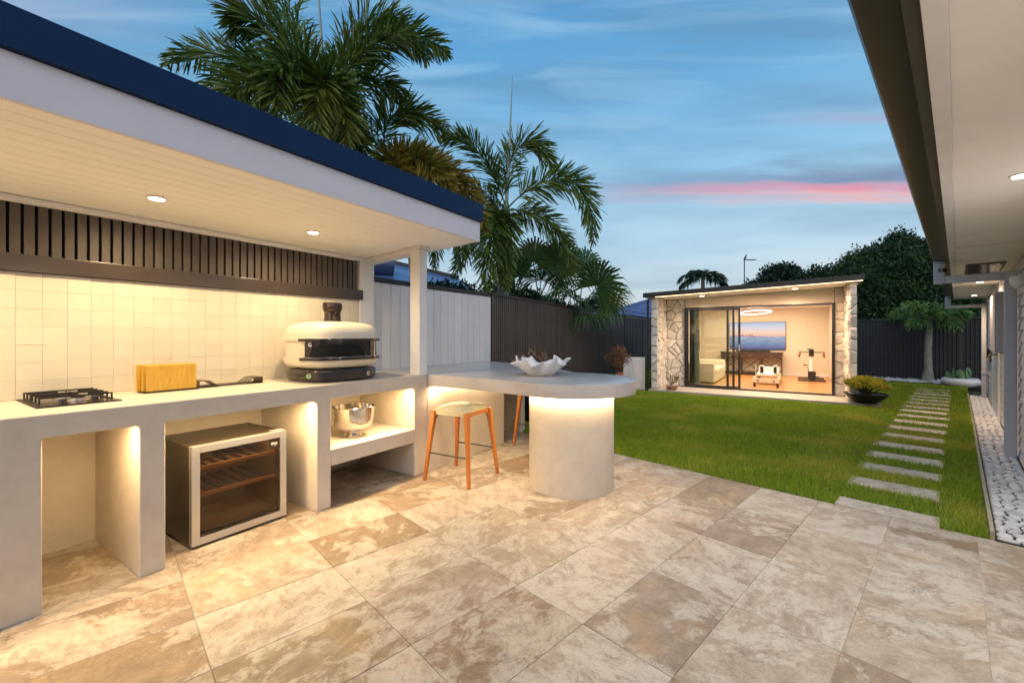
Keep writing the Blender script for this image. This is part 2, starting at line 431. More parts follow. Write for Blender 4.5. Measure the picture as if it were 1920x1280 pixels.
lawn_soil = simple('lawn_thatch', (.07, .11, .018), .95, var=.4, scale=12)
palm_g = make_leaf('palm_leaf', (.038, .085, .014), (.115, .175, .028), (.16, .17, .025), .42, 1.1)
palm_gold = make_leaf('palm_leaf_golden', (.13, .11, .015), (.26, .18, .02), (.07, .12, .02), .5, 2.0)
fan_g = make_leaf('fan_leaf', (.024, .070, .024), (.060, .125, .034), (.11, .12, .014), .42, 1.2)
bush_g = make_leaf('bush_leaf', (.008, .026, .010), (.024, .062, .018), (.040, .075, .015), .5, 1.6)
dusk_g = make_leaf('far_leaf', (.010, .028, .018), (.022, .050, .026), None, .6)
gold_leaf = make_leaf('golden_juniper', (.28, .26, .018), (.50, .42, .035), (.12, .16, .015), .5, 9)
copper_leaf = make_leaf('copper_leaf', (.11, .055, .035), (.30, .21, .15), None, .5)
red_leaf = make_leaf('dry_red_leaf', (.16, .075, .035), (.30, .17, .10), (.10, .06, .04), .6, 9)
cactus_g = simple('cactus', (.10, .20, .075), .5, var=.2, scale=20)
trunk_m = simple('palm_trunk', (.24, .22, .18), .85, var=.3, scale=7, bump=.5, bscale=30)
bark = simple('bark', (.07, .05, .035), .9, var=.3, bump=.5, bscale=30)
terra = simple('terracotta', (.32, .13, .06), .7, var=.15, bump=.1)
spear_m = simple('spear_leaf', (.28, .30, .27), .6, var=.1)
wall_in = simple('interior_wall', (.70, .62, .52), .8, var=.02)
rend = make_plaster('guest_render', (.60, .54, .46), .1, .05)
cladding = simple('weatherboard', (.62, .58, .57), .5, var=.04, scale=4, bump=.06)
pipe_m = simple('downpipe_paint', (.50, .50, .56), .35, var=.03)
greybox = simple('grey_box', (.44, .43, .49), .45, var=.04)
gutter_m = simple('olive_gutter', (.010, .009, .005), .45, var=.1)
gutter_in = simple('brown_fascia', (.032, .026, .020), .5, var=.1)
roof_blue = simple('blue_roof', (.075, .11, .24), .5, var=.12, scale=2)
fabric = simple('sofa_fabric', (.66, .62, .54), .9, var=.04, bump=.2)
def make_glass(name, tint=(1, 1, 1), refl=.10, dark=0.0):
    m, t, b = nt(name); g = T(t); t.nodes.remove(b)
    tr = g.n('ShaderNodeBsdfTransparent', {0: (*tint, 1)}); gl = g.n('ShaderNodeBsdfGlossy', {1: .02})
    fr = g.n('ShaderNodeFresnel', {0: 1.45}); f = g.math('MULTIPLY', fr.outputs[0], 1.0 + refl * 6)
    f = g.math('MINIMUM', f, 1.0)
    ms = g.n('ShaderNodeMixShader', {0: f}); g.link(tr.outputs[0], ms.inputs[1]); g.link(gl.outputs[0], ms.inputs[2])
    g.link(ms.outputs[0], t.nodes['Material Output'].inputs[0]); return m
glass = make_glass('door_glass', (.95, .97, .95), .0)
tint_glass = make_glass('smoked_glass', (.80, .68, .50), .0)
lamp_warm = emit('lamp_warm', (1, .86, .62), 14)
lamp_white = emit('lamp_white', (1, .97, .92), 12)
strip_m = emit('led_strip', (1, .62, .34), 4.0)
strip_y = emit('led_strip_bench', (1, .80, .45), 6.0)

# ================================================================== SETTING
def grid_sheet(fr, a0, a1, b0, b1, na, nb, zf, name, mat):
    vs = []; fs = []
    for i in range(na + 1):
        for j in range(nb + 1):
            a = a0 + (a1 - a0) * i / na; b = b0 + (b1 - b0) * j / nb; vs.append(fr(a, b, zf(a, b)))
    for i in range(na):
        for j in range(nb):
            k = i * (nb + 1) + j; fs.append((k, k + 1, k + nb + 2, k + nb + 1))
    m = MB(); m.add(vs, fs); return m.build(name, mat, None, origin=Vector((0, 0, 0)))
ground = MB().add([Wf(-400, -400, -.05), Wf(400, -400, -.05), Wf(400, 400, -.05), Wf(-400, 400, -.05)], [(0, 1, 2, 3)]).build('ground', simple('earth', (.045, .06, .022), .95, var=.3, scale=.4), origin=Vector((0, 0, 0)))
ground['kind'] = 'structure'
lawn = grid_sheet(Hf, 3.945, 16.4, -9.5, .15, 50, 2, lambda a, b: gz(a) - .012, 'lawn', lawn_soil); lawn['kind'] = 'structure'

# paving: every travertine paver a piece of its own on a grout bed
paving = structure('paving', (0, 0, 0))
MB().box(Hf, (-2.2, -6.5, -.045), (3.948, .5, -.0035)).build('grout_bed', grout, paving)
GA, GB, A0, B0 = .61, .4055, 3.95, -.32
def paver_mesh(w, l, name='paver'):
    bm = bmesh.new(); bmesh.ops.create_cube(bm, size=1)
    for v in bm.verts: v.co = Vector((v.co.x * (w - .0022), v.co.y * (l - .0022), (v.co.z - .5) * .018))
    bmesh.ops.bevel(bm, geom=[e for e in bm.edges if min(v.co.z for v in e.verts) > -.005 or abs(e.verts[0].co.z - e.verts[1].co.z) > .005], offset=.0011, segments=1, affect='EDGES')
    me = bpy.data.meshes.new(name); bm.to_mesh(me); bm.free(); me.materials.append(travertine); return me
pm = paver_mesh(GA, GB)
rzH = math.atan2(UH.y, UH.x)
for i in range(10):
    for j in range(-14, 2):
        a = A0 - GA * (i + .5); b = B0 + GB * (j + .5)
        p = Hf(a, b)
        if p.x * NK.x + p.y * NK.y > 4.0: continue
        if p.length > 8: continue
        o = inst('paver', pm, paving, Vector((p.x, p.y, R.uniform(-.0006, .0008))), rzH)
# soil strip at the paving edge is covered by the lawn; timber edging and pebble bed along the house
edging = tag(MB().box(Hf, (3.955, .138, -.03), (13.2, .158, .052)).build('garden_edging', edgewood, bevel=.003),
             'long thin weathered timber edging between the lawn and the white pebbles', 'edging')

# ------------------------------------------------------------------ 2D voronoi helper
def clip(poly, nx, ny, d):
    out = []
    for i in range(len(poly)):
        p, q = poly[i], poly[(i + 1) % len(poly)]
        dp = p[0] * nx + p[1] * ny - d; dq = q[0] * nx + q[1] * ny - d
        if dp <= 0: out.append(p)
        if dp * dq < 0:
            k = dp / (dp - dq); out.append((p[0] + (q[0] - p[0]) * k, p[1] + (q[1] - p[1]) * k))
    return out
def voronoi(x0, x1, y0, y1, cell, rng, aspect=1.0, jitter=.85):
    nx = max(1, round((x1 - x0) / (cell * aspect))); ny = max(1, round((y1 - y0) / cell)); pts = []
    dx = (x1 - x0) / nx; dy = (y1 - y0) / ny
    for j in range(ny):
        for i in range(nx):
            pts.append((x0 + (i + .5 + (.25 if j % 2 else -.25) * (nx > 1) + rng.uniform(-.5, .5) * jitter) * dx, y0 + (j + .5 + rng.uniform(-.5, .5) * jitter) * dy))
    res = []; rr = (3.2 * max(dx, dy)) ** 2
    for i, p in enumerate(pts):
        poly = [(x0, y0), (x1, y0), (x1, y1), (x0, y1)]
        for k, q in enumerate(pts):
            if k == i: continue
            d2 = (p[0] - q[0]) ** 2 + (p[1] - q[1]) ** 2
            if d2 > rr or d2 < 1e-9: continue
            nx_, ny_ = q[0] - p[0], q[1] - p[1]
            poly = clip(poly, nx_, ny_, nx_ * (p[0] + q[0]) / 2 + ny_ * (p[1] + q[1]) / 2)
            if len(poly) < 3: break
        if len(poly) >= 3: res.append(poly)
    return res
def shrink(poly, g):
    c = (sum(p[0] for p in poly) / len(poly), sum(p[1] for p in poly) / len(poly))
    n = len(poly); ar = sum(poly[i][0] * poly[(i + 1) % n][1] - poly[(i + 1) % n][0] * poly[i][1] for i in range(n))
    if ar < 0: poly = poly[::-1]
    out = poly
    for i in range(n):
        p, q = poly[i], poly[(i + 1) % n]
        ex, ey = q[0] - p[0], q[1] - p[1]; L = math.hypot(ex, ey)
        if L < 1e-6: continue
        nx_, ny_ = ey / L, -ex / L
        out = clip(out, nx_, ny_, nx_ * p[0] + ny_ * p[1] - g)
        if len(out) < 3: return None
    return out
def chaikin(poly, k=.25):
    out = []
    for i in range(len(poly)):
        p, q = poly[i], poly[(i + 1) % len(poly)]
        out += [(p[0] * (1 - k) + q[0] * k, p[1] * (1 - k) + q[1] * k), (p[0] * k + q[0] * (1 - k), p[1] * k + q[1] * (1 - k))]
    return out
def cleanp(poly, eps):
    out = []
    for p in poly:
        if not out or math.hypot(p[0] - out[-1][0], p[1] - out[-1][1]) > eps: out.append(p)
    if len(out) > 1 and math.hypot(out[0][0] - out[-1][0], out[0][1] - out[-1][1]) <= eps: out.pop()
    return out

# pebble bed beside the house wall
bed = structure('pebble_bed', Hf(8, .3, 0))
MB().box(Hf, (3.955, .158, -.04), (13.2, .435, .004)).build('bed_base', soil, bed)
def pebble(poly, fr, z0, h, mb):
    c = (sum(p[0] for p in poly) / len(poly), sum(p[1] for p in poly) / len(poly)); rg = []
    for k, z in ((1.0, z0), (1.0, z0 + h * .45), (.86, z0 + h * .85), (.5, z0 + h)):
        rg.append([fr(c[0] + (p[0] - c[0]) * k, c[1] + (p[1] - c[1]) * k, z) for p in poly])
    mb.loft(rg)
rp = random.Random(3)
pebs = []
for poly in voronoi(3.965, 7.4, .162, .425, .066, rp, 1.3, .75): pebs.append((poly, .0062))
for poly in voronoi(7.4, 13.1, .162, .425, .070, rp, 1.4, .8): pebs.append((poly, .0060))
pebs.sort(key=lambda t: t[0][0][0])
rest = MB(); nI = 0
for poly, g in pebs:
    q = shrink(poly, g)
    if not q or len(q) < 3: continue
    q = chaikin(cleanp(q, .004), .27); h = rp.uniform(.012, .020)
    if nI < 285:
        m = MB(); pebble(q, Hf, .004, h, m); m.build('pebble', pebble_m, bed, smooth=50); nI += 1
    else: pebble(q, Hf, .004, h, rest)
rest.build('small_pebbles', pebble_m, bed, smooth=50, kind='stuff')
# loose white stones along the far fence
farbed = structure('far_pebble_bed', Hf(15.4, -2, .05))
MB().box(Hf, (14.95, -6.5, -.04), (15.92, 1.2, .056)).build('bed_base', soil, farbed)
V = []; Fc = []
for i in range(2600):
    a = rp.uniform(14.98, 15.85); b = rp.uniform(-6.0, .9); r = rp.uniform(.018, .042); z = .058 + rp.uniform(0, .03)
    c = Hf(a, b, z + r * .3); k = len(V); ph = rp.uniform(0, 6)
    for q in range(5): V.append((c.x + r * 1.2 * math.cos(ph + q * 1.257), c.y + r * math.sin(ph + q * 1.257), c.z))
    V.append((c.x, c.y, c.z + r * .75)); Fc += [(k + q, k + (q + 1) % 5, k + 5) for q in range(5)]
np_obj('loose_pebbles', V, Fc, pebble_m, farbed, kind='stuff')

# grass blades
def grass_blades():
    rg = np.random.RandomState(11)
    def sample(n, a0, a1, b0, b1):
        return rg.uniform(a0, a1, n), rg.uniform(b0, b1, n)
    A = []; B = []
    for a0, a1, dens in ((3.95, 5.4, 8000), (5.4, 7.2, 4600), (7.2, 9.6, 3000), (9.6, 15.3, 1300)):
        b0, b1 = -7.6, .137
        n = int((a1 - a0) * (b1 - b0) * dens); a, b = sample(n, a0, a1, b0, b1); A.append(a); B.append(b)
    a = np.concatenate(A); b = np.concatenate(B)
    x = UH.x * a + NH.x * b; y = UH.y * a + NH.y * b
    s = UK.x * x + UK.y * y; t = NK.x * x + NK.y * y
    ffn = (x + .31) * FN.x + (y - 6.2) * FN.y
    keep = (ffn < -.03) & ~((s > 9.37) & (t > -1.28) & (t < 2.75)) & (a < 15.0)
    keep &= (y > .8) & (x / np.maximum(y, .1) > -.06)
    # keep mown edges free of the stepping stones, patchy along the paving
    k = (a - 4.6) / .58; fr_ = (k - np.floor(k)) * .58
    inst_ = (a > 4.6) & (a < 4.6 + .58 * 16) & (fr_ > .012) & (fr_ < .262) & (b > -.63) & (b < -.112)
    inst_ |= (a < 4.17) & (b > -.64) & (b < -.10)
    keep &= ~inst_
    a, b, x, y = a[keep], b[keep], x[keep], y[keep]; n = len(a)
    q = np.clip((a - 4.2) / 5, 0, 1); z = .055 * q * q * (3 - 2 * q) - .014
    patch = np.sin(x * 3.1 + np.sin(y * 2.3) * 1.4) * np.sin(y * 2.7 + np.sin(x * 1.9)) 
    h = (.038 + .014 * rg.rand(n) + .009 * patch)
    h *= np.where(b > -.02, 1.25, 1.0)
    w = np.interp(y, [3, 6, 14], [.0024, .0045, .012])
    th = rg.uniform(0, 2 * np.pi, n); lean = rg.uniform(.1, .75, n); la = rg.uniform(0, 2 * np.pi, n)
    V = np.zeros((n, 3, 3), np.float32)
    V[:, 0, 0] = x - np.cos(th) * w; V[:, 0, 1] = y - np.sin(th) * w; V[:, 0, 2] = z
    V[:, 1, 0] = x + np.cos(th) * w; V[:, 1, 1] = y + np.sin(th) * w; V[:, 1, 2] = z
    V[:, 2, 0] = x + np.cos(la) * lean * h; V[:, 2, 1] = y + np.sin(la) * lean * h; V[:, 2, 2] = z + h
    o = np_obj('grass', V.reshape(-1, 3), np.arange(n * 3).reshape(-1, 3), grass_m, None, kind='stuff')
grass_blades()

# stepping stones
names = ['first', 'second', 'third', 'fourth', 'fifth', 'sixth', 'seventh', 'eighth', 'ninth', 'tenth', 'eleventh', 'twelfth', 'thirteenth', 'fourteenth', 'fifteenth', 'sixteenth', 'seventeenth']
for i in range(17):
    a0 = 3.958 if i == 0 else 4.6 + .58 * (i - 1) + R.uniform(-.015, .015); w = .215 if i == 0 else .285
    z = gz(a0) - .012
    m = MB().box(Hf, (a0, -.655 + R.uniform(-.02, .02), z - .02), (a0 + w, -.09 + R.uniform(-.01, .01), z + .013 if i else .003))
    o = m.build('stepping_stone', pale_stone, bevel=.003)
    tag(o, ('pale stone slab set in the lawn, touching the patio paving' if i == 0 else 'pale rectangular stepping stone in the lawn, %s one counted away from the patio' % names[i - 1]), 'stepping stone', 'stepping stones across the lawn')

# ================================================================== OUTDOOR KITCHEN
kit = thing('outdoor_kitchen', K(1.2, 3.2, 0), 'long grey-beige rendered outdoor kitchen bench with open bays and a tiled wall behind', 'outdoor kitchen')
TF, TB = 2.83, 3.6
cz = [(-1.5, .90), (2.875, .90), (2.875, -.002), (2.715, -.002), (2.715, .79), (1.887, .79), (1.887, -.002), (1.776, -.002), (1.776, .79), (.898, .79), (.898, -.002), (.787, -.002), (.787, .79),
      (.445, .79), (.445, -.002), (.19, -.002), (.19, .79), (-.95, .79), (-.95, -.002), (-1.10, -.002), (-1.10, .79), (-1.5, .79)]
n = len(cz); MB().add([K(s_, TF, z_) for s_, z_ in cz] + [K(s_, TB - .001, z_) for s_, z_ in cz], [tuple(range(n)), tuple(range(n, 2 * n))[::-1]] + [(i, i + n, (i + 1) % n + n, (i + 1) % n) for i in range(n)]).build('bench_body', plaster, kit, bevel=.009, seg=3)
MB().box(K, (1.888, TF + .002, .30), (2.714, TB - .003, .42)).build('shelf', plaster, kit, bevel=.005)
MB().box(K, (-1.5, TB, -.002), (2.70, TB + .055, 1.612)).build('back_wall', plaster, kit)
MB().box(K, (2.7005, TB, -.002), (2.875, TB + .055, .8995)).build('back_wall', plaster, kit)
MB().box(K, (-1.5, TB - .003, .9015), (2.699, TB - .0005, 1.611)).build('tile_bed', tile_grout, kit)
MB().box(K, (.95, TB - .022, .735), (1.45, TB - .003, .77)).build('cable_tray', dark_board, kit, bevel=.002)
TS = .1015
def tile_mesh():
    m = bpy.data.meshes.new('tile'); bm = bmesh.new(); bmesh.ops.create_cube(bm, size=1)
    for v in bm.verts: v.co = Vector((v.co.x * (TS - .0006), v.co.y * .009, v.co.z * (TS - .0006)))
    bmesh.ops.bevel(bm, geom=[e for e in bm.edges if all(v.co.y < 0 for v in e.verts)], offset=.0011, segments=1, affect='EDGES')
    bm.to_mesh(m); bm.free(); m.materials.append(tile_m); return m
tmesh = tile_mesh(); rzK = math.atan2(UK.y, UK.x)
for r in range(7):
    for c in range(41):
        s = 2.645 - c * TS
        o = inst('tile', tmesh, kit, K(s, TB - .0045 + R.uniform(-.0013, .0008), .9015 + TS * (r + .5)), rzK)
        o.rotation_euler = (R.uniform(-.010, .010), R.uniform(-.004, .004), rzK + R.uniform(-.010, .010))
# warm led strips under the bench front of each bay
for s0, s1 in ((-.6, .19), (.445, .787), (.898, 1.776), (1.887, 2.715)):
    st = MB().add([K(s0 + .01, TF + .045, .7885), K(s1 - .01, TF + .045, .7885), K(s1 - .01, TF + .057, .7885), K(s0 + .01, TF + .057, .7885)], [(0, 3, 2, 1)]).build('light_strip', strip_y, kit, recalc=False)
    light('AREA', 'lamp', K((s0 + s1) / 2, TF + .051, .780), 15 * (s1 - s0), WARMS, kit, size=s1 - s0 - .02, size_y=.015, rot=(0, 0, rzK))

# splash: ledge board and dark slats above the tiles
scr = thing('slat_screen', K(1.2, 3.6, 1.61), 'dark brown vertical slat screen with a ledge board above the tiled wall, under the canopy', 'slat screen')
MB().box(K, (-1.5, 3.562, 1.614), (2.73, 3.655, 1.711)).build('ledge_board', dark_board, scr, bevel=.004)
MB().box(K, (-1.5, 3.640, 1.7115), (2.695, 3.654, 2.03)).build('backing', blackback, scr)
s = 2.655; sm = MB().box(Wf, (-.0205, -.012, 0), (.0205, .012, .318)); sm0 = None
while s > -1.4:
    if sm0 is None:
        bm_ = sm.build('slat', dark_slat, scr, bevel=.0025, origin=Vector((0, 0, 0))); bm_.location = K(s, 3.605, 1.7125) - world_org(scr); bm_.rotation_euler = (0, 0, rzK); sm0 = bm_.data
    else: inst('slat', sm0, scr, K(s, 3.605, 1.7125), rzK)
    s -= .0535

# ------------------------------------------------------------------ canopy
can = thing('canopy', K(1.2, 3.0, .9), 'flat white canopy with navy gutter edge over the outdoor kitchen, on two slim posts', 'canopy')
SL, SR = -1.5, 3.0
nb = 14; t0, t1 = 2.352, 3.66; bw = (t1 - t0) / nb
for i in range(nb):
    a = t0 + i * bw
    p = [(a + .0, 0), (a + .0025, -.0045), (a + bw - .0025, -.0045), (a + bw, 0), (a + bw, .014), (a, .014)]
    vs = [Kc(s_, t_, 2.1045 + z_) for s_ in (SL, SR) for t_, z_ in p]; n = 6
    MB().add(vs, [tuple(range(6)), tuple(range(6, 12))[::-1]] + [(k, k + 6, (k + 1) % 6 + 6, (k + 1) % 6) for k in range(6)]).build('ceiling_board', white_ceiling, can)
MB().box(K, (SL, 2.325, 2.095), (SR + .02, 2.350, 2.268)).build('fascia_board', fasciaw, can, bevel=.003)
MB().box(Kc, (SR, 2.3505, 2.097), (SR + .02, 3.68, 2.335)).build('end_fascia_board', fasciaw, can, bevel=.002)
MB().box(K, (SL, 2.300, 2.270), (SR + .035, 3.70, 2.425)).build('gutter', navy, can, bevel=.004)
MB().box(Kc, (SL, 3.560, 2.062), (2.70, 3.600, 2.098)).build('cornice', white, can, bevel=.012, seg=3)
MB().box(Kc, (2.775, 2.83, 2.048), (2.880, 3.655, 2.099)).build('beam', white, can, bevel=.004)
MB().box(Kc, (2.755, 2.80, 2.075), (2.900, 3.66, 2.0985)).build('cornice', white, can, bevel=.006)
MB().box(K, (2.780, 2.832, .9005), (2.874, 2.953, 2.052)).build('post', white, can, bevel=.003)
MB().box(K, (2.765, 2.820, 2.025), (2.884, 2.960, 2.044)).build('post_collar', white, can, bevel=.003)
MB().box(K, (2.702, 3.575, .9005), (2.873, 3.657, 2.03)).build('post', white, can, bevel=.003)
def downlight(parent, p, r, energy, colr, mat, spot=155, ring=white, nrm=None, sz=.04):
    d = MB().lathe(p, [(r * 1.22, 0), (r * 1.22, -.004), (r * .98, -.007), (r * .96, -.003)], 24).build('downlight', ring, parent, smooth=40)
    MB().lathe((p[0], p[1], p[2] - .0065), [(r * .93, 0), (r * .93, -.0022)], 24).build('lens', mat, d)
    light('SPOT', 'lamp', (p[0], p[1], p[2] - .03), energy, colr, parent, size=sz, spot=spot, blend=.9)
for s_ in (-.90, .0, .938, 1.909):
    downlight(can, Kc(s_, 3.09, 2.0995), .040, 50, WARM, lamp_warm, 168)

# ------------------------------------------------------------------ bar table: boomerang slab, low wall, drum
bar = thing('bar_table', K(3.9, 2.7, 0), 'curved rendered bar top resting on a thick round drum, joined to the kitchen bench', 'bar table')
c0 = Vector((.503, 3.629)); rr = .535
def catmull(P, n=8):
    out = []
    for i in range(len(P) - 1):
        p0 = P[max(i - 1, 0)]; p1 = P[i]; p2 = P[i + 1]; p3 = P[min(i + 2, len(P) - 1)]
        for k in range(n):
            t = k / n
            out.append(tuple(.5 * ((2 * p1[j]) + (-p0[j] + p2[j]) * t + (2 * p0[j] - 5 * p1[j] + 4 * p2[j] - p3[j]) * t * t + (-p0[j] + 3 * p1[j] - 3 * p2[j] + p3[j]) * t ** 3) for j in (0, 1)))
    out.append(tuple(P[-1])); return out
Pst = K(2.877, 2.83); arc = [(c0.x + rr * math.cos(rad(a)), c0.y + rr * math.sin(rad(a))) for a in range(-128, 79, 6)]
front = catmull([(Pst.x, Pst.y), (-.56, 3.80), (-.344, 3.65), (0, 3.37), arc[0]])
q = K(4.985, 3.652)
back = catmull([arc[-1], (.52, 4.55), (.33, 5.05), (.05, 5.56), (-.28, 6.00), (q.x, q.y)])
e = K(2.877, 3.652)
outline = front[:-1] + arc[:-1] + back + [(e.x, e.y)]
MB().prism(Wf, outline, .795, .9005).build('table_slab', slabtop, bar, bevel=.005, smooth=40)
MB().lathe((c0.x, c0.y, -.002), [(.355, 0), (.355, .796)], 96).build('drum', plaster, bar, smooth=60)
MB().box(K, (2.877, 2.83, -.002), (4.14, 2.945, .794)).build('low_wall', plaster, bar, bevel=.005)
ringp = [Vector((c0.x + .375 * math.cos(2 * math.pi * i / 48), c0.y + .375 * math.sin(2 * math.pi * i / 48), .787)) for i in range(49)]
rA = [Vector((c0.x + .368 * math.cos(2 * math.pi * i / 48), c0.y + .368 * math.sin(2 * math.pi * i / 48), .794)) for i in range(48)]; rB = [Vector((c0.x + .378 * math.cos(2 * math.pi * i / 48), c0.y + .378 * math.sin(2 * math.pi * i / 48), .794)) for i in range(48)]
MB().add(rA + rB, [(i, 48 + i, 48 + (i + 1) % 48, (i + 1) % 48)[::-1] for i in range(48)]).build('light_ring', strip_y, bar, recalc=False)
for i in range(14):
    an = 2 * math.pi * i / 14
    light('AREA', 'lamp', (c0.x + .378 * math.cos(an), c0.y + .378 * math.sin(an), .786), 1.6, WARM2, bar, size=.15, size_y=.012, rot=(0, 0, an + math.pi / 2))
MB().add([K(2.90, 2.80, .794), K(4.1, 2.80, .794), K(4.1, 2.812, .794), K(2.9, 2.812, .794)], [(0, 3, 2, 1)]).build('light_strip', strip_y, bar, recalc=False)
MB().box(K, (4.70, 2.95, -.002), (4.80, 3.650, .794)).build('end_wall', plaster, bar, bevel=.004)
light('AREA', 'lamp', K(3.5, 2.80, .783), 5.0, WARM2, bar, size=1.2, size_y=.012, rot=(0, 0, rzK))
light('SPOT', 'lamp', K(2.96, 2.785, .78), 3.0, WARM2, bar, size=.01, spot=160)

# ------------------------------------------------------------------ fences
wf = thing('panel_fence', K(3.9, 3.68, 0), 'pale grey fence of wide vertical boards under a dark cap, behind the bar top', 'fence')
sb = MB().box(Wf, (-.0632, -.009, -.003), (.0632, .009, 1.822)).build('board', fence_white, wf, bevel=.003, origin=Vector((0, 0, 0)))
k = 0
for i in range(16):
    s_ = 2.90 + .1318 * (i + .5)
    if i == 0: sb.location = K(s_, 3.668) - world_org(wf); sb.rotation_euler = (0, 0, rzK)
    else: inst('board', sb.data, wf, K(s_, 3.668), rzK)
MB().box(K, (2.88, 3.680, -.002), (5.01, 3.70, 1.82)).build('backing', blackback, wf)
MB().box(K, (2.70, 3.650, 1.824), (5.02, 3.715, 1.876)).build('cap', cap_dark, wf, bevel=.003)
sf = thing('slat_fence', Ff(3.5, 0), 'tall charcoal fence of narrow vertical slats running from the pale boards to the guest house', 'fence')
MB().box(Ff, (-.012, .006, -.002), (.015, .03, 1.875)).build('end_post', cap_dark, sf)
FH = 1.845
s1 = MB().box(Wf, (-.0185, -.016, -.003), (.0185, .013, FH)).build('slat', fence_slat, sf, bevel=.002, origin=Vector((0, 0, 0)))
rzF = math.atan2(FU.y, FU.x); l = .045; n = 0
while l < 7.35:
    if n == 0: s1.location = Ff(l, 0) - world_org(sf); s1.rotation_euler = (0, 0, rzF)
    else: inst('slat', s1.data, sf, Ff(l, 0), rzF)
    l += .0585; n += 1
MB().box(Ff, (.0155, .015, -.002), (7.4, .03, FH - .005)).build('backing', blackback, sf)
MB().box(Ff, (-.01, -.03, FH + .002), (7.4, .045, FH + .040)).build('cap', cap_dark, sf, bevel=.003)
def sheet_fence(name, fr, l0, l1, h, pitch, depth, sheet, label, mat, rail=True, post_w=.05):
    root = thing(name, fr((l0 + l1) / 2, 0), label, 'fence'); l = l0
    while l < l1 - .05:
        le = min(l + sheet, l1); P = []; x = l + post_w / 2
        while x < le - post_w / 2:
            for f, d in ((0, 0), (.32, 0), (.5, depth), (.82, depth)):
                if x + f * pitch < le - post_w / 2: P.append((x + f * pitch, d))
            x += pitch
        P.append((le - post_w / 2, 0)); loop = P + [(x, y + .006) for x, y in P[::-1]]
        n = len(P); vs = [fr(x, y, .02) for x, y in loop] + [fr(x, y, h) for x, y in loop]; N = 2 * n; fs = []
        for i in range(N): fs.append((i, (i + 1) % N, N + (i + 1) % N, N + i))
        for i in range(n - 1): fs.append((N + i, N + i + 1, N + 2 * n - 2 - i, N + 2 * n - 1 - i))
        MB().add(vs, fs).build('sheet', mat, root)
        MB().box(fr, (l - post_w / 2, -.02, -.03), (l + post_w / 2 - .001, depth + .02, h + .01)).build('post', mat, root, bevel=.003); l = le
    MB().box(fr, (l1 - post_w / 2, -.02, -.03), (l1 + post_w / 2, depth + .02, h + .01)).build('post', mat, root, bevel=.003)
    MB().box(fr, (l0 - .03, -.025, h + .011), (l1 + .03, depth + .025, h + .045)).build('top_rail', mat, root, bevel=.003)
sheet_fence('sheet_fence', Ff, 7.46, 16.5, 1.82, .19, .03, 2.35, 'dark navy metal sheet fence between the slat fence and the guest house wall', fence_dark)
def Bf(l, m, z=0): return Hf(15.93 + m, -l, z)
sheet_fence('sheet_fence', lambda l, m, z=0: Hf(15.93 + m, l, z), -7.0, 2.6, 1.69, .078, .03, 2.35, 'charcoal corrugated metal fence at the far end of the lawn, behind the small palm', fence_dark)

# ================================================================== GUEST HOUSE
gh = thing('guest_house', K(11.5, .8, 0), 'small flat-roofed guest house with stone-clad walls, glowing soffit and a wide sliding door', 'guest house')
GT = lambda t: 2.10 + (2.45 - t) * .0317
def Kg(s, t, z=0): return K(s, t, z + (2.45 - t) * .0317)
MB().box(K, (9.40, -1.27, -.04), (10.30, 2.62, .098)).build('step', concrete, gh, bevel=.006)
MB().box(K, (10.303, -.96, -.04), (15.1, 2.62, .094)).build('floor_slab', concrete, gh)
def core(lo, hi, mat=mortar):
    return MB().box(K, lo, hi).build('wall', mat, gh)
def tall(s0, s1, t0_, t1_, z0, mat, off=0.0):
    P = [(s0, t0_), (s1, t0_), (s1, t1_), (s0, t1_)]
    vs = [K(a, b, z0) for a, b in P] + [K(a, b, GT(b) - .002 - off) for a, b in P]
    return MB().add(vs, [(3, 2, 1, 0), (4, 5, 6, 7)] + [(i, (i + 1) % 4, 4 + (i + 1) % 4, 4 + i) for i in range(4)]).build('wall', mat, gh)
tall(9.57, 10.38, 2.478, 2.575, .0985, mortar)        # left wing
tall(9.53, 10.38, -.945, -.865, .0985, mortar)        # right wing
tall(10.401, 10.50, 2.052, 2.60, .0985, mortar)       # beside the door
tall(10.401, 10.50, -.95, -.692, .0985, mortar)
tall(10.401, 10.50, -.691, 2.051, 1.905, rend, .002)  # lintel
tall(10.381, 10.40, -.691, 2.051, 1.905, rend, .002)
def Pl_s(s0):                        # plane facing -s : coordinates (t,z), depth outward
    return lambda x, y, d=0: K(s0 - d, x, y)
def Pl_t(t0_, sg):                   # plane facing -t (sg=1) or +t (sg=-1): coords (s,z)
    return lambda x, y, d=0: K(x, t0_ - sg * d, y)
rs = random.Random(21)
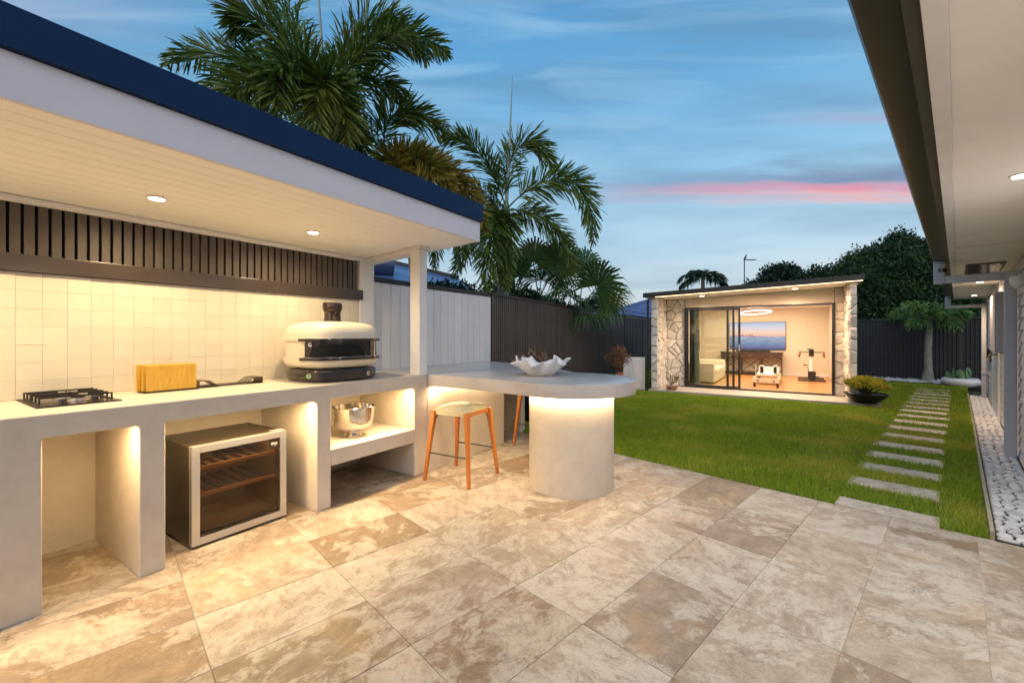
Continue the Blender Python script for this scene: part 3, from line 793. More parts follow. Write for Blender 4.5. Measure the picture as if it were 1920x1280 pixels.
def stones(fr, x0, x1, y0, y1, cell, aspect=1.3, th=.028):
    for poly in voronoi(x0, x1, y0, y1, cell, rs, aspect, .95):
        q_ = shrink(poly, .0055)
        if not q_: continue
        q_ = cleanp(q_, .012)
        if len(q_) < 3: continue
        if len(q_) > 8: q_ = q_[::2] if len(q_) > 12 else q_
        # roughen the outline a little
        n = len(q_); q2 = []
        for i in range(n):
            p, r_ = q_[i], q_[(i + 1) % n]; q2.append(p)
            L = math.hypot(r_[0] - p[0], r_[1] - p[1])
            if L > .09: q2.append(((p[0] + r_[0]) / 2 + rs.uniform(-.004, .004), (p[1] + r_[1]) / 2 + rs.uniform(-.004, .004)))
        c = (sum(p[0] for p in q2) / len(q2), sum(p[1] for p in q2) / len(q2)); d = th + rs.uniform(-.010, .010)
        tx, ty = rs.uniform(-.10, .10), rs.uniform(-.10, .10)
        ring = lambda k, dd: [fr(c[0] + (p[0] - c[0]) * k, c[1] + (p[1] - c[1]) * k, dd + ((p[0] - c[0]) * tx + (p[1] - c[1]) * ty) * (dd > .005) + (rs.uniform(-.004, .004) if k < .99 else 0)) for p in q2]
        MB().loft([ring(1, 0), ring(1, d * .55), ring(.93, d * .9), ring(.6, d * 1.05)]).build('stone', stone_m, gh)
stones(Pl_s(10.40), 2.06, 2.462, .10, 2.10, .155, 1.15)
stones(Pl_s(10.40), -.862, -.695, .10, 2.19, .20, .9)
stones(Pl_t(2.478, 1), 9.565, 10.37, .10, 2.095, .15, 1.3)
stones(Pl_t(-.865, -1), 9.53, 10.37, .10, 2.19, .17, 1.3)
stones(Pl_s(9.57), 2.452, 2.60, .10, 2.09, .20, .74)
stones(Pl_s(9.53), -.955, -.845, .10, 2.19, .22, .5)
# roof, soffit, fascia and light strip
MB().box(Kg, (9.452, -1.02, 2.102), (10.60, 2.70, 2.112)).build('soffit', white_soffit, gh)
MB().box(Kg, (9.42, -1.03, 2.114), (15.2, 2.72, 2.175)).build('roof', cap_dark, gh)
MB().box(Kg, (9.395, -1.045, 2.108), (9.419, 2.735, 2.205)).build('fascia', cap_dark, gh, bevel=.004)
MB().box(Kg, (9.4195, -1.02, 2.096), (9.432, 2.47, 2.105)).build('light_strip', strip_m, gh)
light('AREA', 'lamp', Kg(9.50, .80, 2.085), 80, (1, .62, .36), gh, size=2.9, size_y=.03, rot=(0, rad(-2), rzK + rad(90)))
for t_ in (1.62, -.05):
    p = Kg(9.95, t_, 2.1015); downlight(gh, p, .05, 60, (1, .74, .45), lamp_warm, 150, white)
MB().box(K, (9.47, 2.63, .1), (9.51, 2.67, 2.06)).build('downpipe', cap_dark, gh, bevel=.004)
# interior
fb = .118; s_ = 10.51
while s_ < 14.95:
    MB().box(K, (s_, -.86, .095), (min(s_ + fb - .002, 14.955), 2.45, .103)).build('floorboard', floorwood, gh); s_ += fb
MB().box(K, (14.96, -.95, .095), (15.06, 2.6, 2.10)).build('interior_wall', wall_in, gh)
MB().box(K, (10.502, 2.451, .1035), (14.958, 2.5, 2.08)).build('interior_wall', wall_in, gh)
MB().box(K, (10.502, -.93, .1035), (14.958, -.861, 2.10)).build('interior_wall', wall_in, gh)
MB().box(K, (10.502, -.859, 2.06), (14.957, 2.449, 2.078)).build('ceiling', white, gh)
MB().box(K, (14.945, -.86, .1035), (14.958, 2.45, .16)).build('skirting', white, gh)
light('AREA', 'lamp', K(12.6, .8, 2.052), 130, (1, .76, .50), gh, size=3.2, size_y=2.2, rot=(0, 0, rzK))
# sliding door
dr = MB()
dr.box(K, (10.31, -.69, .099), (10.40, -.650, 1.904)).box(K, (10.31, 2.012, .099), (10.40, 2.05, 1.904))
dr.box(K, (10.311, -.6495, 1.862), (10.399, 2.0115, 1.903)).box(K, (10.311, -.6495, .0985), (10.399, 2.0115, .128))
df = dr.build('door_frame', black, gh, bevel=.002)
for tl, tr_, s0, hnd in ((2.01, 1.145, 10.322, 0), (1.955, 1.035, 10.350, 0), (1.90, .925, 10.378, 1)):
    m = MB(); w = .045
    m.box(K, (s0, tr_, .13), (s0 + .022, tr_ + w, 1.86)).box(K, (s0, tl - w, .13), (s0 + .022, tl, 1.86))
    m.box(K, (s0, tr_ + w + .0005, 1.825), (s0 + .022, tl - w - .0005, 1.859)).box(K, (s0, tr_ + w + .0005, .131), (s0 + .022, tl - w - .0005, .165))
    d = m.build('sliding_door', black, gh, bevel=.002)
    MB().box(K, (s0 + .009, tr_ + w + .001, .166), (s0 + .013, tl - w - .001, 1.824)).build('glass', glass, d)
    if hnd: MB().box(K, (s0 - .014, tr_ + .014, .93), (s0 - .0005, tr_ + .03, 1.08)).build('handle', silver, d, bevel=.002)

# ================================================================== THE HOUSE ON THE RIGHT
hs = thing('house', Hf(8, .6, 0), 'long house along the right with pale weatherboards, wide white eaves and an olive gutter', 'house')
WB = .43
MB().box(Hf, (-3, WB + .022, -.002), (13.25, WB + .12, 2.10)).build('wall', white_soffit, hs)
z = .02; k = 0
while z < 2.03:
    for a0, a1 in ((-3, 9.38), (11.42, 13.2)):
        if a0 > 11 and .76 < z + .05 and z < 1.9: segs = ((11.42, 11.83), (13.06, 13.2))
        else: segs = ((a0, a1),)
        for b0_, b1_ in segs:
            h = min(.118, 2.045 - z)
            P = [(WB + .000, z), (WB + .0215, z), (WB + .0215, z + h - .0005), (WB + .014, z + h - .0005), (WB + .0, z + .006)]
            P = [(WB - .004, z), (WB + .0215, z), (WB + .0215, z + h - .0008), (WB + .015, z + h - .0008)]
            vs = [Hf(a, b, zz) for a in (b0_, b1_) for b, zz in P]
            MB().add(vs, [(0, 1, 2, 3), (7, 6, 5, 4)] + [(i, i + 4, (i + 1) % 4 + 4, (i + 1) % 4) for i in range(4)]).build('weatherboard', cladding, hs)
    z += .118
MB().box(Hf, (9.385, WB - .012, .0), (11.415, WB + .0215, 2.045)).build('pilaster', white_soffit, hs, bevel=.003)
MB().box(Hf, (13.201, WB - .02, .0), (13.27, WB + .121, 2.045)).build('corner_board', white_soffit, hs, bevel=.003)
wn = MB()
for lo, hi in (((11.83, WB - .022, .78), (11.88, WB + .021, 1.95)), ((13.01, WB - .022, .78), (13.06, WB + .021, 1.95)), ((11.8805, WB - .022, 1.90), (13.0095, WB + .021, 1.95)), ((11.8805, WB - .03, .78), (13.0095, WB + .021, .83))): wn.box(Hf, lo, hi)
wnd = wn.build('window', dark_board, hs, bevel=.002)
MB().box(Hf, (11.881, WB + .005, .831), (13.009, WB + .012, 1.899)).build('glass', simple('night_glass', (.02, .025, .03), .05, var=.05), wnd)
# eaves
MB().box(Hf, (-3, -.015, 2.050), (5.55, WB + .021, 2.062)).build('soffit', white_soffit, hs)
MB().box(Hf, (5.60, -.015, 2.050), (13.26, WB + .021, 2.062)).build('soffit', white_soffit, hs)
MB().box(Hf, (5.551, -.015, 2.046), (5.599, WB + .021, 2.060)).build('soffit_joint', white, hs)
MB().box(Hf, (-3, -.062, 2.040), (13.3, -.0155, 2.064)).build('eaves_trim', white, hs, bevel=.003)
MB().box(Hf, (-3, -.095, 2.052), (13.3, -.0625, 2.21)).build('fascia', gutter_in, hs)
m = MB(); P = [(-.0955, 2.088), (-.165, 2.085), (-.186, 2.094), (-.196, 2.115), (-.196, 2.20), (-.203, 2.203), (-.203, 2.21), (-.188, 2.21), (-.188, 2.12), (-.162, 2.097), (-.102, 2.097), (-.102, 2.205), (-.0955, 2.205)]
n = len(P); vs = [Hf(a, b, zz) for a in (-3, 13.3) for b, zz in P]
m.add(vs, [tuple(range(n)), tuple(range(n, 2 * n))[::-1]] + [(i, i + n, (i + 1) % n + n, (i + 1) % n) for i in range(n)]).build('gutter', gutter_m, hs, smooth=30)
MB().add([Hf(-3, -.17, 2.215), Hf(13.4, -.17, 2.215), Hf(13.4, 4, 3.3), Hf(-3, 4, 3.3), Hf(-3, -.17, 2.24), Hf(13.4, -.17, 2.24), Hf(13.4, 4, 3.33), Hf(-3, 4, 3.33)],
         [(0, 1, 2, 3), (7, 6, 5, 4), (0, 4, 5, 1), (1, 5, 6, 2), (2, 6, 7, 3), (3, 7, 4, 0)]).build('roof', roof_blue, hs)
vent = MB().box(Hf, (6.9, .06, 2.040), (8.1, .36, 2.0495)).build('soffit_vent', gutter_in, hs, bevel=.002)
for i in range(10): MB().box(Hf, (6.96 + i * .115, .085, 2.034), (6.99 + i * .115, .335, 2.0395)).build('vent_slat', dark_board, vent)
for a_, e_ in ((1.2, 85), (3.27, 110), (9.3, 100), (12.2, 80)):
    downlight(hs, Hf(a_, .22, 2.0495), .038, e_, (1, .93, .86) if a_ < 5 else (1, .72, .45), lamp_white, 160)
for a_, zt in ((6.74, 2.087), (12.87, 2.087)):
    r = .043 if a_ < 8 else .034; m = MB()
    m.box(Hf, (a_ - r, -.19, 1.835), (a_ + r, -.1, zt))
    m.box(Hf, (a_ - r * .95, -.0995, 1.836), (a_ + r * .95, .3295, 1.836 + r * 1.9))
    m.box(Hf, (a_ - r, .33, .0), (a_ + r, .33 + 2 * r, 1.92))
    m.build('downpipe', pipe_m, hs, bevel=.008, smooth=40, seg=3)
for zz in (1.05,):
    MB().box(Hf, (12.82, .325, .5), (12.92, WB - .004, .53)).build('pipe_clip', pipe_m, hs)

# pieces of the neighbours' houses beyond the fences
nh = thing('neighbour_house', at(735, 560, 11) * 1.0, 'dark blue neighbouring roof seen between the canopy posts above the pale fence', 'house')
def slab3(mb, a, b, c, d, th): 
    up = Vector((0, 0, th)); mb.add([a, b, c, d, a + up, b + up, c + up, d + up], [(3, 2, 1, 0), (4, 5, 6, 7), (0, 1, 5, 4), (1, 2, 6, 5), (2, 3, 7, 6), (3, 0, 4, 7)]); return mb
e0, e1 = at(560, 520, 9.5), at(900, 556, 9.5); r0, r1 = at(600, 466, 13.5), at(860, 527, 13.5)
slab3(MB(), e0, e1, r1, r0, .08).build('roof', simple('blue_metal_roof', (.10, .17, .34), .35, .2, var=.1), nh)
MB().bar(r0 + Vector((0, 0, .1)), r1 + Vector((0, 0, .1)), .22, .12).build('ridge_cap', cap_dark, nh)
MB().add([e0 - Vector((0, -.2, .02)), e1 - Vector((0, -.2, .02)), Vector((e1.x, e1.y + .2, 0)), Vector((e0.x, e0.y + .2, 0)), e0 + Vector((0, .4, -.05)), e1 + Vector((0, .4, -.05)), Vector((e1.x, e1.y + .4, 0)), Vector((e0.x, e0.y + .4, 0))],
         [(0, 1, 2, 3), (7, 6, 5, 4), (0, 4, 5, 1), (3, 2, 6, 7), (0, 3, 7, 4), (1, 5, 6, 2)]).build('wall', roof_blue, nh)
ta, tb_ = at(690, 492, 10.4), at(738, 503, 10.8)
MB().tube([ta + Vector((-.5, 0, .05)), tb_], .26, 20).build('solar_tank', simple('tank_navy', (.05, .08, .17), .3, .3, var=.05), nh, smooth=40)
nh2 = thing('neighbour_house', at(1190, 640, 21), 'blue hip-tiled neighbouring roof rising above the fence left of the guest house', 'house')
A_, B_, C_, D_ = at(1140, 585, 18), at(1330, 610, 18), at(1330, 610, 26), at(1100, 592, 26)
P1, P2 = at(1232, 556, 22), at(1330, 556, 22)
MB().add([A_, B_, C_, D_, P1, P2], [(0, 1, 5, 4), (1, 2, 5), (2, 3, 4, 5), (3, 0, 4), (0, 3, 2, 1)]).build('roof', roof_blue, nh2)
for i in range(1, 9):
    f = i / 9; m = MB(); m.bar(A_.lerp(P1, f) + Vector((0, -.03, .03)), B_.lerp(P2, f) + Vector((0, -.03, .03)), .05, .03); m.build('tile_course', roof_blue, nh2)
MB().add([Vector((A_.x + .4, 18.5, -.03)), Vector((B_.x, 18.5, -.03)), Vector((B_.x, 25, -.03)), Vector((A_.x + .4, 25, -.03)), Vector((A_.x + .4, 18.5, A_.z - .02)), Vector((B_.x, 18.5, B_.z - .02)), Vector((B_.x, 25, B_.z - .02)), Vector((A_.x + .4, 25, A_.z - .02))],
         [(3, 2, 1, 0), (4, 5, 6, 7), (0, 1, 5, 4), (1, 2, 6, 5), (2, 3, 7, 6), (3, 0, 4, 7)]).build('wall', white_soffit, nh2)

# ================================================================== THINGS ON THE BENCH
def text_mesh(txt, size, mat, parent, origin, xdir, ydir, name='lettering', depth=.0004, bold=False):
    cu = bpy.data.curves.new('t', 'FONT'); cu.body = txt; cu.size = size; cu.extrude = depth; cu.align_x = 'CENTER'; cu.align_y = 'CENTER'
    if bold: cu.offset = size * .02
    to = bpy.data.objects.new('t', cu); col.objects.link(to); dg = bpy.context.evaluated_depsgraph_get(); dg.update()
    me = bpy.data.meshes.new_from_object(to.evaluated_get(dg)); bpy.data.objects.remove(to)
    xd = Vector(xdir).normalized(); yd = Vector(ydir).normalized(); zd = xd.cross(yd)
    M_ = Matrix(((xd.x, yd.x, zd.x, origin[0]), (xd.y, yd.y, zd.y, origin[1]), (xd.z, yd.z, zd.z, origin[2]), (0, 0, 0, 1)))
    me.transform(M_); me.transform(Matrix.Translation(-world_org(parent))); me.materials.clear(); me.materials.append(mat)
    o = bpy.data.objects.new(name, me); col.objects.link(o); o.parent = parent; return o
Zb = .9006
# gas cooktop
ck = thing('gas_cooktop', K(.62, 3.32, Zb), 'black domino gas cooktop with cast iron trivets set on the bench, left of the boards', 'cooktop')
MB().box(K, (.462, 3.075, Zb), (.782, 3.575, Zb + .006)).build('plate', black_matt, ck, bevel=.002)
MB().box(K, (.474, 3.087, Zb + .0062), (.770, 3.563, Zb + .0075)).build('glass_top', simple('cooktop_steel', (.10, .085, .06), .18, .5, var=.1), ck)
for t_, r_ in ((3.24, .030), (3.43, .044)):
    c = K(.640, t_, Zb + .0078); bn = MB().lathe(c, [(r_ * 1.5, 0), (r_ * 1.5, .004), (r_, .006), (r_, .014)], 28).build('burner', silver, ck, smooth=40)
    MB().lathe((c.x, c.y, c.z + .0142), [(r_ * .92, 0), (r_ * .92, .007), (r_ * .6, .010)], 28).build('burner_cap', black_matt, bn, smooth=40)
for g0 in (3.165, 3.365):
    m = MB(); zt = Zb + .040
    for k in range(3):
        t_ = g0 + .0825 * k; parts = ((.484, .762),) if k in (0, 2) else ((.484, .600), (.680, .762))
        for q0, q1 in parts:
            m.bar(K(q0, t_, zt), K(q1, t_, zt), .007, .008)
        for q in (.486, .760): m.bar(K(q, t_, Zb + .008), K(q, t_, zt + .003), .010, .007)
    m.bar(K(.640, g0, zt), K(.640, g0 + .05, zt), .007, .008); m.bar(K(.640, g0 + .115, zt), K(.640, g0 + .165, zt), .007, .008)
    for q in (.486, .760): m.bar(K(q, g0, Zb + .011), K(q, g0 + .165, Zb + .011), .007, .006)
    m.build('trivet', black_matt, ck)
for s_ in (.56, .68):
    c = K(s_, 3.112, Zb + .0078); MB().lathe(c, [(.020, 0), (.020, .004), (.016, .006), (.014, .026)], 20).build('knob', black, ck, smooth=40)
# three bamboo boards in a stand
bs = tag(MB().box(K, (.945, 3.325, Zb), (1.235, 3.435, Zb + .008)).build('board_stand', black_matt, bevel=.002), 'flat dark stand under three upright bamboo boards on the bench', 'board stand')
for i, (t_, ds, l_) in enumerate(((3.332, .0, 'front upright bamboo board in the stand, the widest face towards the patio'), (3.368, -.012, 'middle upright bamboo board in the stand'), (3.404, -.030, 'rear upright bamboo board in the stand, nearest the tiles'))):
    o = MB().box(K, (.962 + ds, t_, Zb + .0085), (1.226 + ds * .5, t_ + .020, Zb + .172 + i * .002)).build('serving_board', boardwood, bevel=.004)
    tag(o, l_, 'board', 'bamboo boards in the stand')
# slotted bracket tool behind
gr = thing('grill_rack', K(1.4, 3.43, Zb), 'low dark folded metal rack with slotted sloping ends, right of the bamboo boards', 'rack')
MB().box(K, (1.26, 3.38, Zb), (1.66, 3.50, Zb + .007)).build('base', black_matt, gr, bevel=.001)
for x0, dx in ((1.255, 1), (1.665, -1)):
    m = MB()
    m.box(K, (min(x0, x0 - dx * .003), 3.36, Zb), (max(x0, x0 - dx * .003), 3.50, Zb + .046))
    m.bar(K(x0, 3.43, Zb + .047), K(x0 + dx * .06, 3.43, Zb + .047), .14, .003)
    for k in range(4):
        t_ = 3.37 + k * .04; m.bar(K(x0 + dx * .06, t_, Zb + .046), K(x0 + dx * .115, t_, Zb + .008), .017, .003)
    m.build('slotted_end', simple('bronze_plate', (.10, .075, .045), .35, .5, var=.1), gr)
    if False: pass

# ------------------------------------------------------------------ pizza oven
OC = K(2.150, 3.205, Zb); ov = thing('pizza_oven', OC, 'cream domed tabletop pizza oven with black mouth and short chimney on the bench', 'pizza oven')
def SE(r, z, n=64, p=3.1, sx=1.0, sy=.94):
    out = []
    for i in range(n):
        a = 2 * math.pi * i / n; c, s_ = math.cos(a), math.sin(a)
        k = (abs(c) ** p + abs(s_) ** p) ** (-1 / p) * r * .95
        v = UK * (c * k * sx) + NK * (s_ * k * sy); out.append(Vector((OC.x + v.x, OC.y + v.y, Zb + z)))
    return out
MB().loft([SE(.312, .006), SE(.322, .012), SE(.330, .03), SE(.330, .085), SE(.318, .098)]).build('base', oven_black, ov, smooth=50)
MB().loft([SE(.30, 0), SE(.30, .0055)]).build('rubber_foot', black, ov)
MB().loft([SE(.27, .0985), SE(.27, .108)]).build('neck', black, ov)
MB().loft([SE(.300, .1085), SE(.330, .120), SE(.346, .145), SE(.350, .172), SE(.352, .173), SE(.352, .186), SE(.338, .187)]).build('lower_body', cream, ov, smooth=40)
MB().loft([SE(.335, .1875), SE(.335, .3155)]).build('middle_band', cream, ov, smooth=50)
MB().loft([SE(.338, .316), SE(.352, .317), SE(.352, .338), SE(.347, .341), SE(.342, .378), SE(.326, .418), SE(.295, .445), SE(.25, .458), SE(.17, .470), SE(.08, .475)]).build('dome', cream, ov, smooth=40)
def sector(r0, r1, z0, z1, a0, a1, n=28, p=3.1):
    rg = []
    for i in range(n + 1):
        a = rad(a0 + (a1 - a0) * i / n); c, s_ = math.cos(a), math.sin(a); k = (abs(c) ** p + abs(s_) ** p) ** (-1 / p)
        d = UK * c + NK * s_ * .94
        P = lambda r, z: Vector((OC.x + d.x * k * r * .95, OC.y + d.y * k * r * .95, Zb + z))
        rg.append([P(r0, z0), P(r1, z0), P(r1, z1), P(r0, z1)])
    return MB().loft(rg)
AC = -104   # centre of the mouth (angle from along-bench axis)
sector(.332, .3405, .189, .314, AC - 54, AC + 54).build('mouth_panel', simple('mouth_glass', (.012, .010, .010), .12, var=.1, coat=.6), ov, smooth=50)
sector(.345, .362, .168, .190, AC - 60, AC + 58).build('lip', oven_black, ov, smooth=50, bevel=.0015)
sector(.345, .364, .3145, .336, AC - 62, AC + 58).build('lip', oven_black, ov, smooth=50, bevel=.0015)
sector(.362, .366, .1905, .1945, AC - 52, AC + 52).build('chrome_edge', steel, ov)
for da in (-53, 48, 53): sector(.3405, .345, .192, .313, AC + da - .6, AC + da + .6, 3).build('panel_rib', silver, ov)
# shade of the hollow mouth, painted as a black arch plate on the panel
rg = []
for i in range(31):
    f = -1 + 2 * i / 30; h = .195 + .100 * max(0, 1 - abs(f) ** 3.2) ** .5
    a = rad(AC - 8 + 38 * f); c, s_ = math.cos(a), math.sin(a); k = (abs(c) ** 3.1 + abs(s_) ** 3.1) ** (-1 / 3.1); d = UK * c + NK * s_ * .94
    P = lambda r, z: Vector((OC.x + d.x * k * r * .95, OC.y + d.y * k * r * .95, Zb + z)); rg.append([P(.339, .1945), P(.3425, .1945), P(.3425, h), P(.339, h)])
MB().loft(rg).build('mouth_shade_plate', simple('mouth_shade', (.003, .003, .003), .9, var=.1), ov)
def on_oven(ang, r):
    a = rad(ang); c, s_ = math.cos(a), math.sin(a); k = (abs(c) ** 3.1 + abs(s_) ** 3.1) ** (-1 / 3.1); d = UK * c + NK * s_ * .94
    return Vector((OC.x + d.x * k * r * .95, OC.y + d.y * k * r * .95, 0))
lett = simple('letter_white', (.8, .78, .74), .5)
p0 = on_oven(AC - 46, .3435); p1 = on_oven(AC - 43, .3435); xd = (p1 - p0).normalized()
text_mesh('G', .042, lett, ov, ((p0.x + p1.x) / 2 , (p0.y + p1.y) / 2, Zb + .288), xd, (0, 0, 1), bold=True, depth=.0015)
sector(.3305, .3335, .022, .082, AC - 54, AC + 44).build('control_panel', black, ov)
for da, rr_, mm in ((-47, .020, 'gauge'), (36, .020, 'dial')):
    p = on_oven(AC + da, .334); q_ = on_oven(AC + da, .344) ; dv = (q_ - p)
    nrm = dv.normalized()
    m = MB().tube([Vector((p.x, p.y, Zb + .052)), Vector((p.x, p.y, Zb + .052)) + nrm * .008], rr_, 24)
    gg = m.build(mm, emit('gauge_face', (.62, .72, .28), .5) if mm == 'gauge' else silver, ov, smooth=40)
    if mm == 'dial':
        xd2 = Vector((-nrm.y, nrm.x, 0)); text_mesh('S', .034, black, ov, Vector((p.x, p.y, Zb + .052)) + nrm * .0085, xd2, (0, 0, 1), bold=True)
MB().lathe((OC.x, OC.y, Zb + .473), [(.080, 0), (.078, .006), (.066, .012), (.064, .075), (.069, .080), (.069, .088), (.076, .100), (.079, .120), (.077, .145), (.070, .158), (.062, .159), (.062, .11)], 36, False).build('chimney', simple('chimney_bronze', (.055, .036, .026), .22, .6, var=.1, coat=.3), ov, smooth=40)

# ------------------------------------------------------------------ wine fridge
wfz = .012
fr = thing('wine_fridge', K(1.33, 3.15, 0), 'dark glass-fronted wine fridge with silver door frame standing in the middle bay', 'wine fridge')
s0, s1, tf, tb2, zt = 1.055, 1.612, 2.978, 3.46, .600
m = MB()
m.box(K, (s0, tf, wfz), (s0 + .025, tb2, zt)).box(K, (s1 - .025, tf, wfz), (s1, tb2, zt)).box(K, (s0 + .0252, tf, zt - .035), (s1 - .0252, tb2, zt)).box(K, (s0 + .0252, tf, wfz), (s1 - .0252, tb2, wfz + .05)).box(K, (s0 + .0252, tb2 - .02, wfz + .0502), (s1 - .0252, tb2, zt - .0352))
m.build('cabinet', brown_case, fr, bevel=.002)
MB().box(K, (s0 + .026, tb2 - .03, wfz + .051), (s1 - .026, tb2 - .021, zt - .036)).build('liner', simple('fridge_liner', (.34, .24, .13), .6), fr)
MB().box(K, (s0 + .026, tf + .03, wfz + .051), (s1 - .026, tb2 - .031, wfz + .06)).build('liner', bpy.data.materials['fridge_liner'], fr)
MB().box(K, (s1 - .034, tf + .03, wfz + .061), (s1 - .026, tb2 - .031, zt - .036)).build('liner', bpy.data.materials['fridge_liner'], fr)
light('AREA', 'lamp', K((s0 + s1) / 2, tf + .10, zt - .045), .6, (1, .74, .45), fr, size=.4, size_y=.05, rot=(0, 0, rzK))
dw = .042; m = MB(); td0, td1 = 2.932, 2.972
m.box(K, (s0 - .001, td0, .018), (s0 + dw, td1, zt + .004)).box(K, (s1 - dw, td0, .018), (s1 + .001, td1, zt + .004)).box(K, (s0 + dw + .0003, td0, zt - dw + .004), (s1 - dw - .0003, td1, zt + .004)).box(K, (s0 + dw + .0003, td0, .018), (s1 - dw - .0003, td1, .018 + dw))
dd = m.build('door', silver, fr, bevel=.002)
MB().box(K, (s0 + dw + .0005, td0 + .006, .018 + dw), (s1 - dw - .0005, td0 + .010, zt - dw + .0035)).build('glass', tint_glass, dd)
for zz in (.285, .445):
    sh = MB().box(K, (s0 + .05, 2.985, zz), (s1 - .05, 3.003, zz + .022)).build('shelf', shelfwood, fr, bevel=.002)
    for k in range(7): MB().bar(K(s0 + .07 + k * .068, 3.004, zz + .008), K(s0 + .07 + k * .068, 3.42, zz + .008), .026, .010).build('rack_slat', simple('rack', (.10, .055, .025), .6) if 'rack' not in bpy.data.materials else bpy.data.materials['rack'], sh)
MB().box(K, (s0 + .048, 2.986, .51), (s0 + .12, 3.0, .545)).build('sticker', concrete, fr)
for s_, t_ in ((s0 + .04, 3.0), (s1 - .04, 3.0), (s0 + .04, 3.42), (s1 - .04, 3.42)): MB().lathe(K(s_, t_, 0), [(.016, 0), (.016, .0115)], 12).build('foot', black, fr)
MB().box(K, (s1 - .09, 2.945, zt + .0045), (s1 - .01, 2.99, zt + .012)).build('hinge', silver, fr, bevel=.002)
lc = K(s1 - dw - .038, td0 + .0045, zt - dw - .032)
MB().box(K, (s1 - dw - .072, td0 + .0048, zt - dw - .064), (s1 - dw - .001, td0 + .0058, zt - dw + .002)).build('logo_plate', simple('logo_brown', (.03, .018, .012), .3), dd)
ring = [lc + UK.to_3d() * .019 * math.cos(a * math.pi / 12) + Vector((0, 0, .014 * math.sin(a * math.pi / 12))) for a in range(25)]
MB().tube(ring, .0009, 5, False).build('logo_ring', lett, dd)
text_mesh('VINTEC', .0125, lett, dd, lc - NK.to_3d() * .0008, UK.to_3d(), (0, 0, 1), bold=True, depth=.0006)

# steel bowl on the shelf
bc = K(2.262, 3.075, .4205)
sbw = MB().lathe(bc, [(.085, 0), (.085, .004), (.072, .010), (.060, .035), (.066, .046), (.115, .058), (.150, .092), (.163, .150), (.168, .245), (.176, .250), (.173, .254), (.164, .248), (.158, .150), (.145, .098), (.110, .066), (.0, .058)], 56, False).build('steel_bowl', steel, smooth=50)
tag(sbw, 'deep polished steel bowl on a small foot, on the shelf below the oven', 'bowl')

# ------------------------------------------------------------------ stools
def make_stool(c, rz, label):
    st = thing('bar_stool', (c[0], c[1], 0), label, 'bar stool', 'timber stools at the bar table')
    Rm = Matrix.Rotation(rz, 3, 'Z')
    L = lambda x, y, z: Vector(c).to_3d() * 0 + Vector((c[0], c[1], 0)) + Rm @ Vector((x, y, z))
    ht, hb = .172, .232; zt = .605
    for sx, sy in ((1, 1), (1, -1), (-1, 1), (-1, -1)):
        m = MB(); rg = []
        for f, w in ((0, .026), (.5, .031), (.85, .040), (1.0, .046)):
            x = sx * (hb + (ht - hb) * f); y = sy * (hb + (ht - hb) * f); z_ = zt * f + .003
            rg.append([L(x + w * a * .9, y + w * b * .9, z_) for a, b in ((.6, .45), (.45, .6), (-.45, .6), (-.6, .45), (-.6, -.45), (-.45, -.6), (.45, -.6), (.6, -.45))])
        m.loft(rg).build('leg', stoolwood, st, smooth=40, bevel=0)
        MB().lathe(L(sx * hb, sy * hb, 0), [(.011, 0), (.011, .0028)], 10).build('foot_cap', black, st)
    # seat frame: rails with curved lower corners
    for ax in (0, 1):
        for sg in (1, -1):
            P = [(-.166, .604), (-.166, .53), (-.150, .560), (-.12, .572), (.12, .572), (.150, .560), (.166, .53), (.166, .604)]
            m = MB(); vs = []
            for dd_ in (.150, .184):
                for x, z_ in P:
                    vs.append(L(x, sg * dd_, z_) if ax == 0 else L(sg * dd_ , x, z_))
            n = len(P); m.add(vs, [tuple(range(n)), tuple(range(n, 2 * n))[::-1]] + [(i, i + n, (i + 1) % n + n, (i + 1) % n) for i in range(n)])
            if ax == 1: m.build('rail', stoolwood, st, bevel=.002)
    # upholstered pad, dished like a saddle, wrapping over front and back
    N = 12; vs = []; fs = []
    for j in range(N + 1):
        for i in range(N + 1):
            x = -1 + 2 * i / N; y = -1 + 2 * j / N
            e_ = max(abs(x) ** 6, abs(y) ** 6); vs.append(L(x * .166, y * .186, .648 + .020 * (x * x) * -.3 - .030 * e_ + .016 * (1 - y * y)))
    for j in range(N):
        for i in range(N): k = j * (N + 1) + i; fs.append((k, k + 1, k + N + 2, k + N + 1))
    nb_ = len(vs); vs += [L(x * .166, y * .186, .575) for x, y in ((-1, -1), (1, -1), (1, 1), (-1, 1))]
    edge = [i for i in range(N + 1)], [(N + 1) * j + N for j in range(N + 1)], [(N + 1) * N + N - i for i in range(N + 1)], [(N + 1) * (N - j) for j in range(N + 1)]
    for q_ in range(4):
        fs.append(tuple(edge[q_][::-1]) + (nb_ + q_, nb_ + (q_ + 1) % 4))
    fs.append((nb_, nb_ + 3, nb_ + 2, nb_ + 1))
    pad = MB().add(vs, fs).build('seat_pad', leather, st, smooth=35)
    for yy in (-.062, .062):
        MB().tube([L(x_ * .15, yy, .6485 - .006 * x_ * x_ + .016 * (1 - (yy / .186) ** 2)) for x_ in (-1, -.5, 0, .5, 1)], .0013, 6).build('seam', simple('seam', (.30, .28, .17), .6) if 'seam' not in bpy.data.materials else bpy.data.materials['seam'], pad)
    zr = .20; xr = hb + (ht - hb) * zr / zt
    for a, b in (((-xr, xr, zr + .04), (xr, xr, zr + .04)), ((-xr, -xr, zr + .04), (xr, -xr, zr + .04))):
        MB().tube([L(*a), L(*b)], .006, 8).build('footrest', black_matt, st, smooth=40)
    return st
ang = math.atan2(-.297, .226)
make_stool((-.447, 3.812), math.atan2(3.518 - 3.812, -.361 + .447) + rad(45), 'timber bar stool with olive leather seat, left of the drum before the low wall')
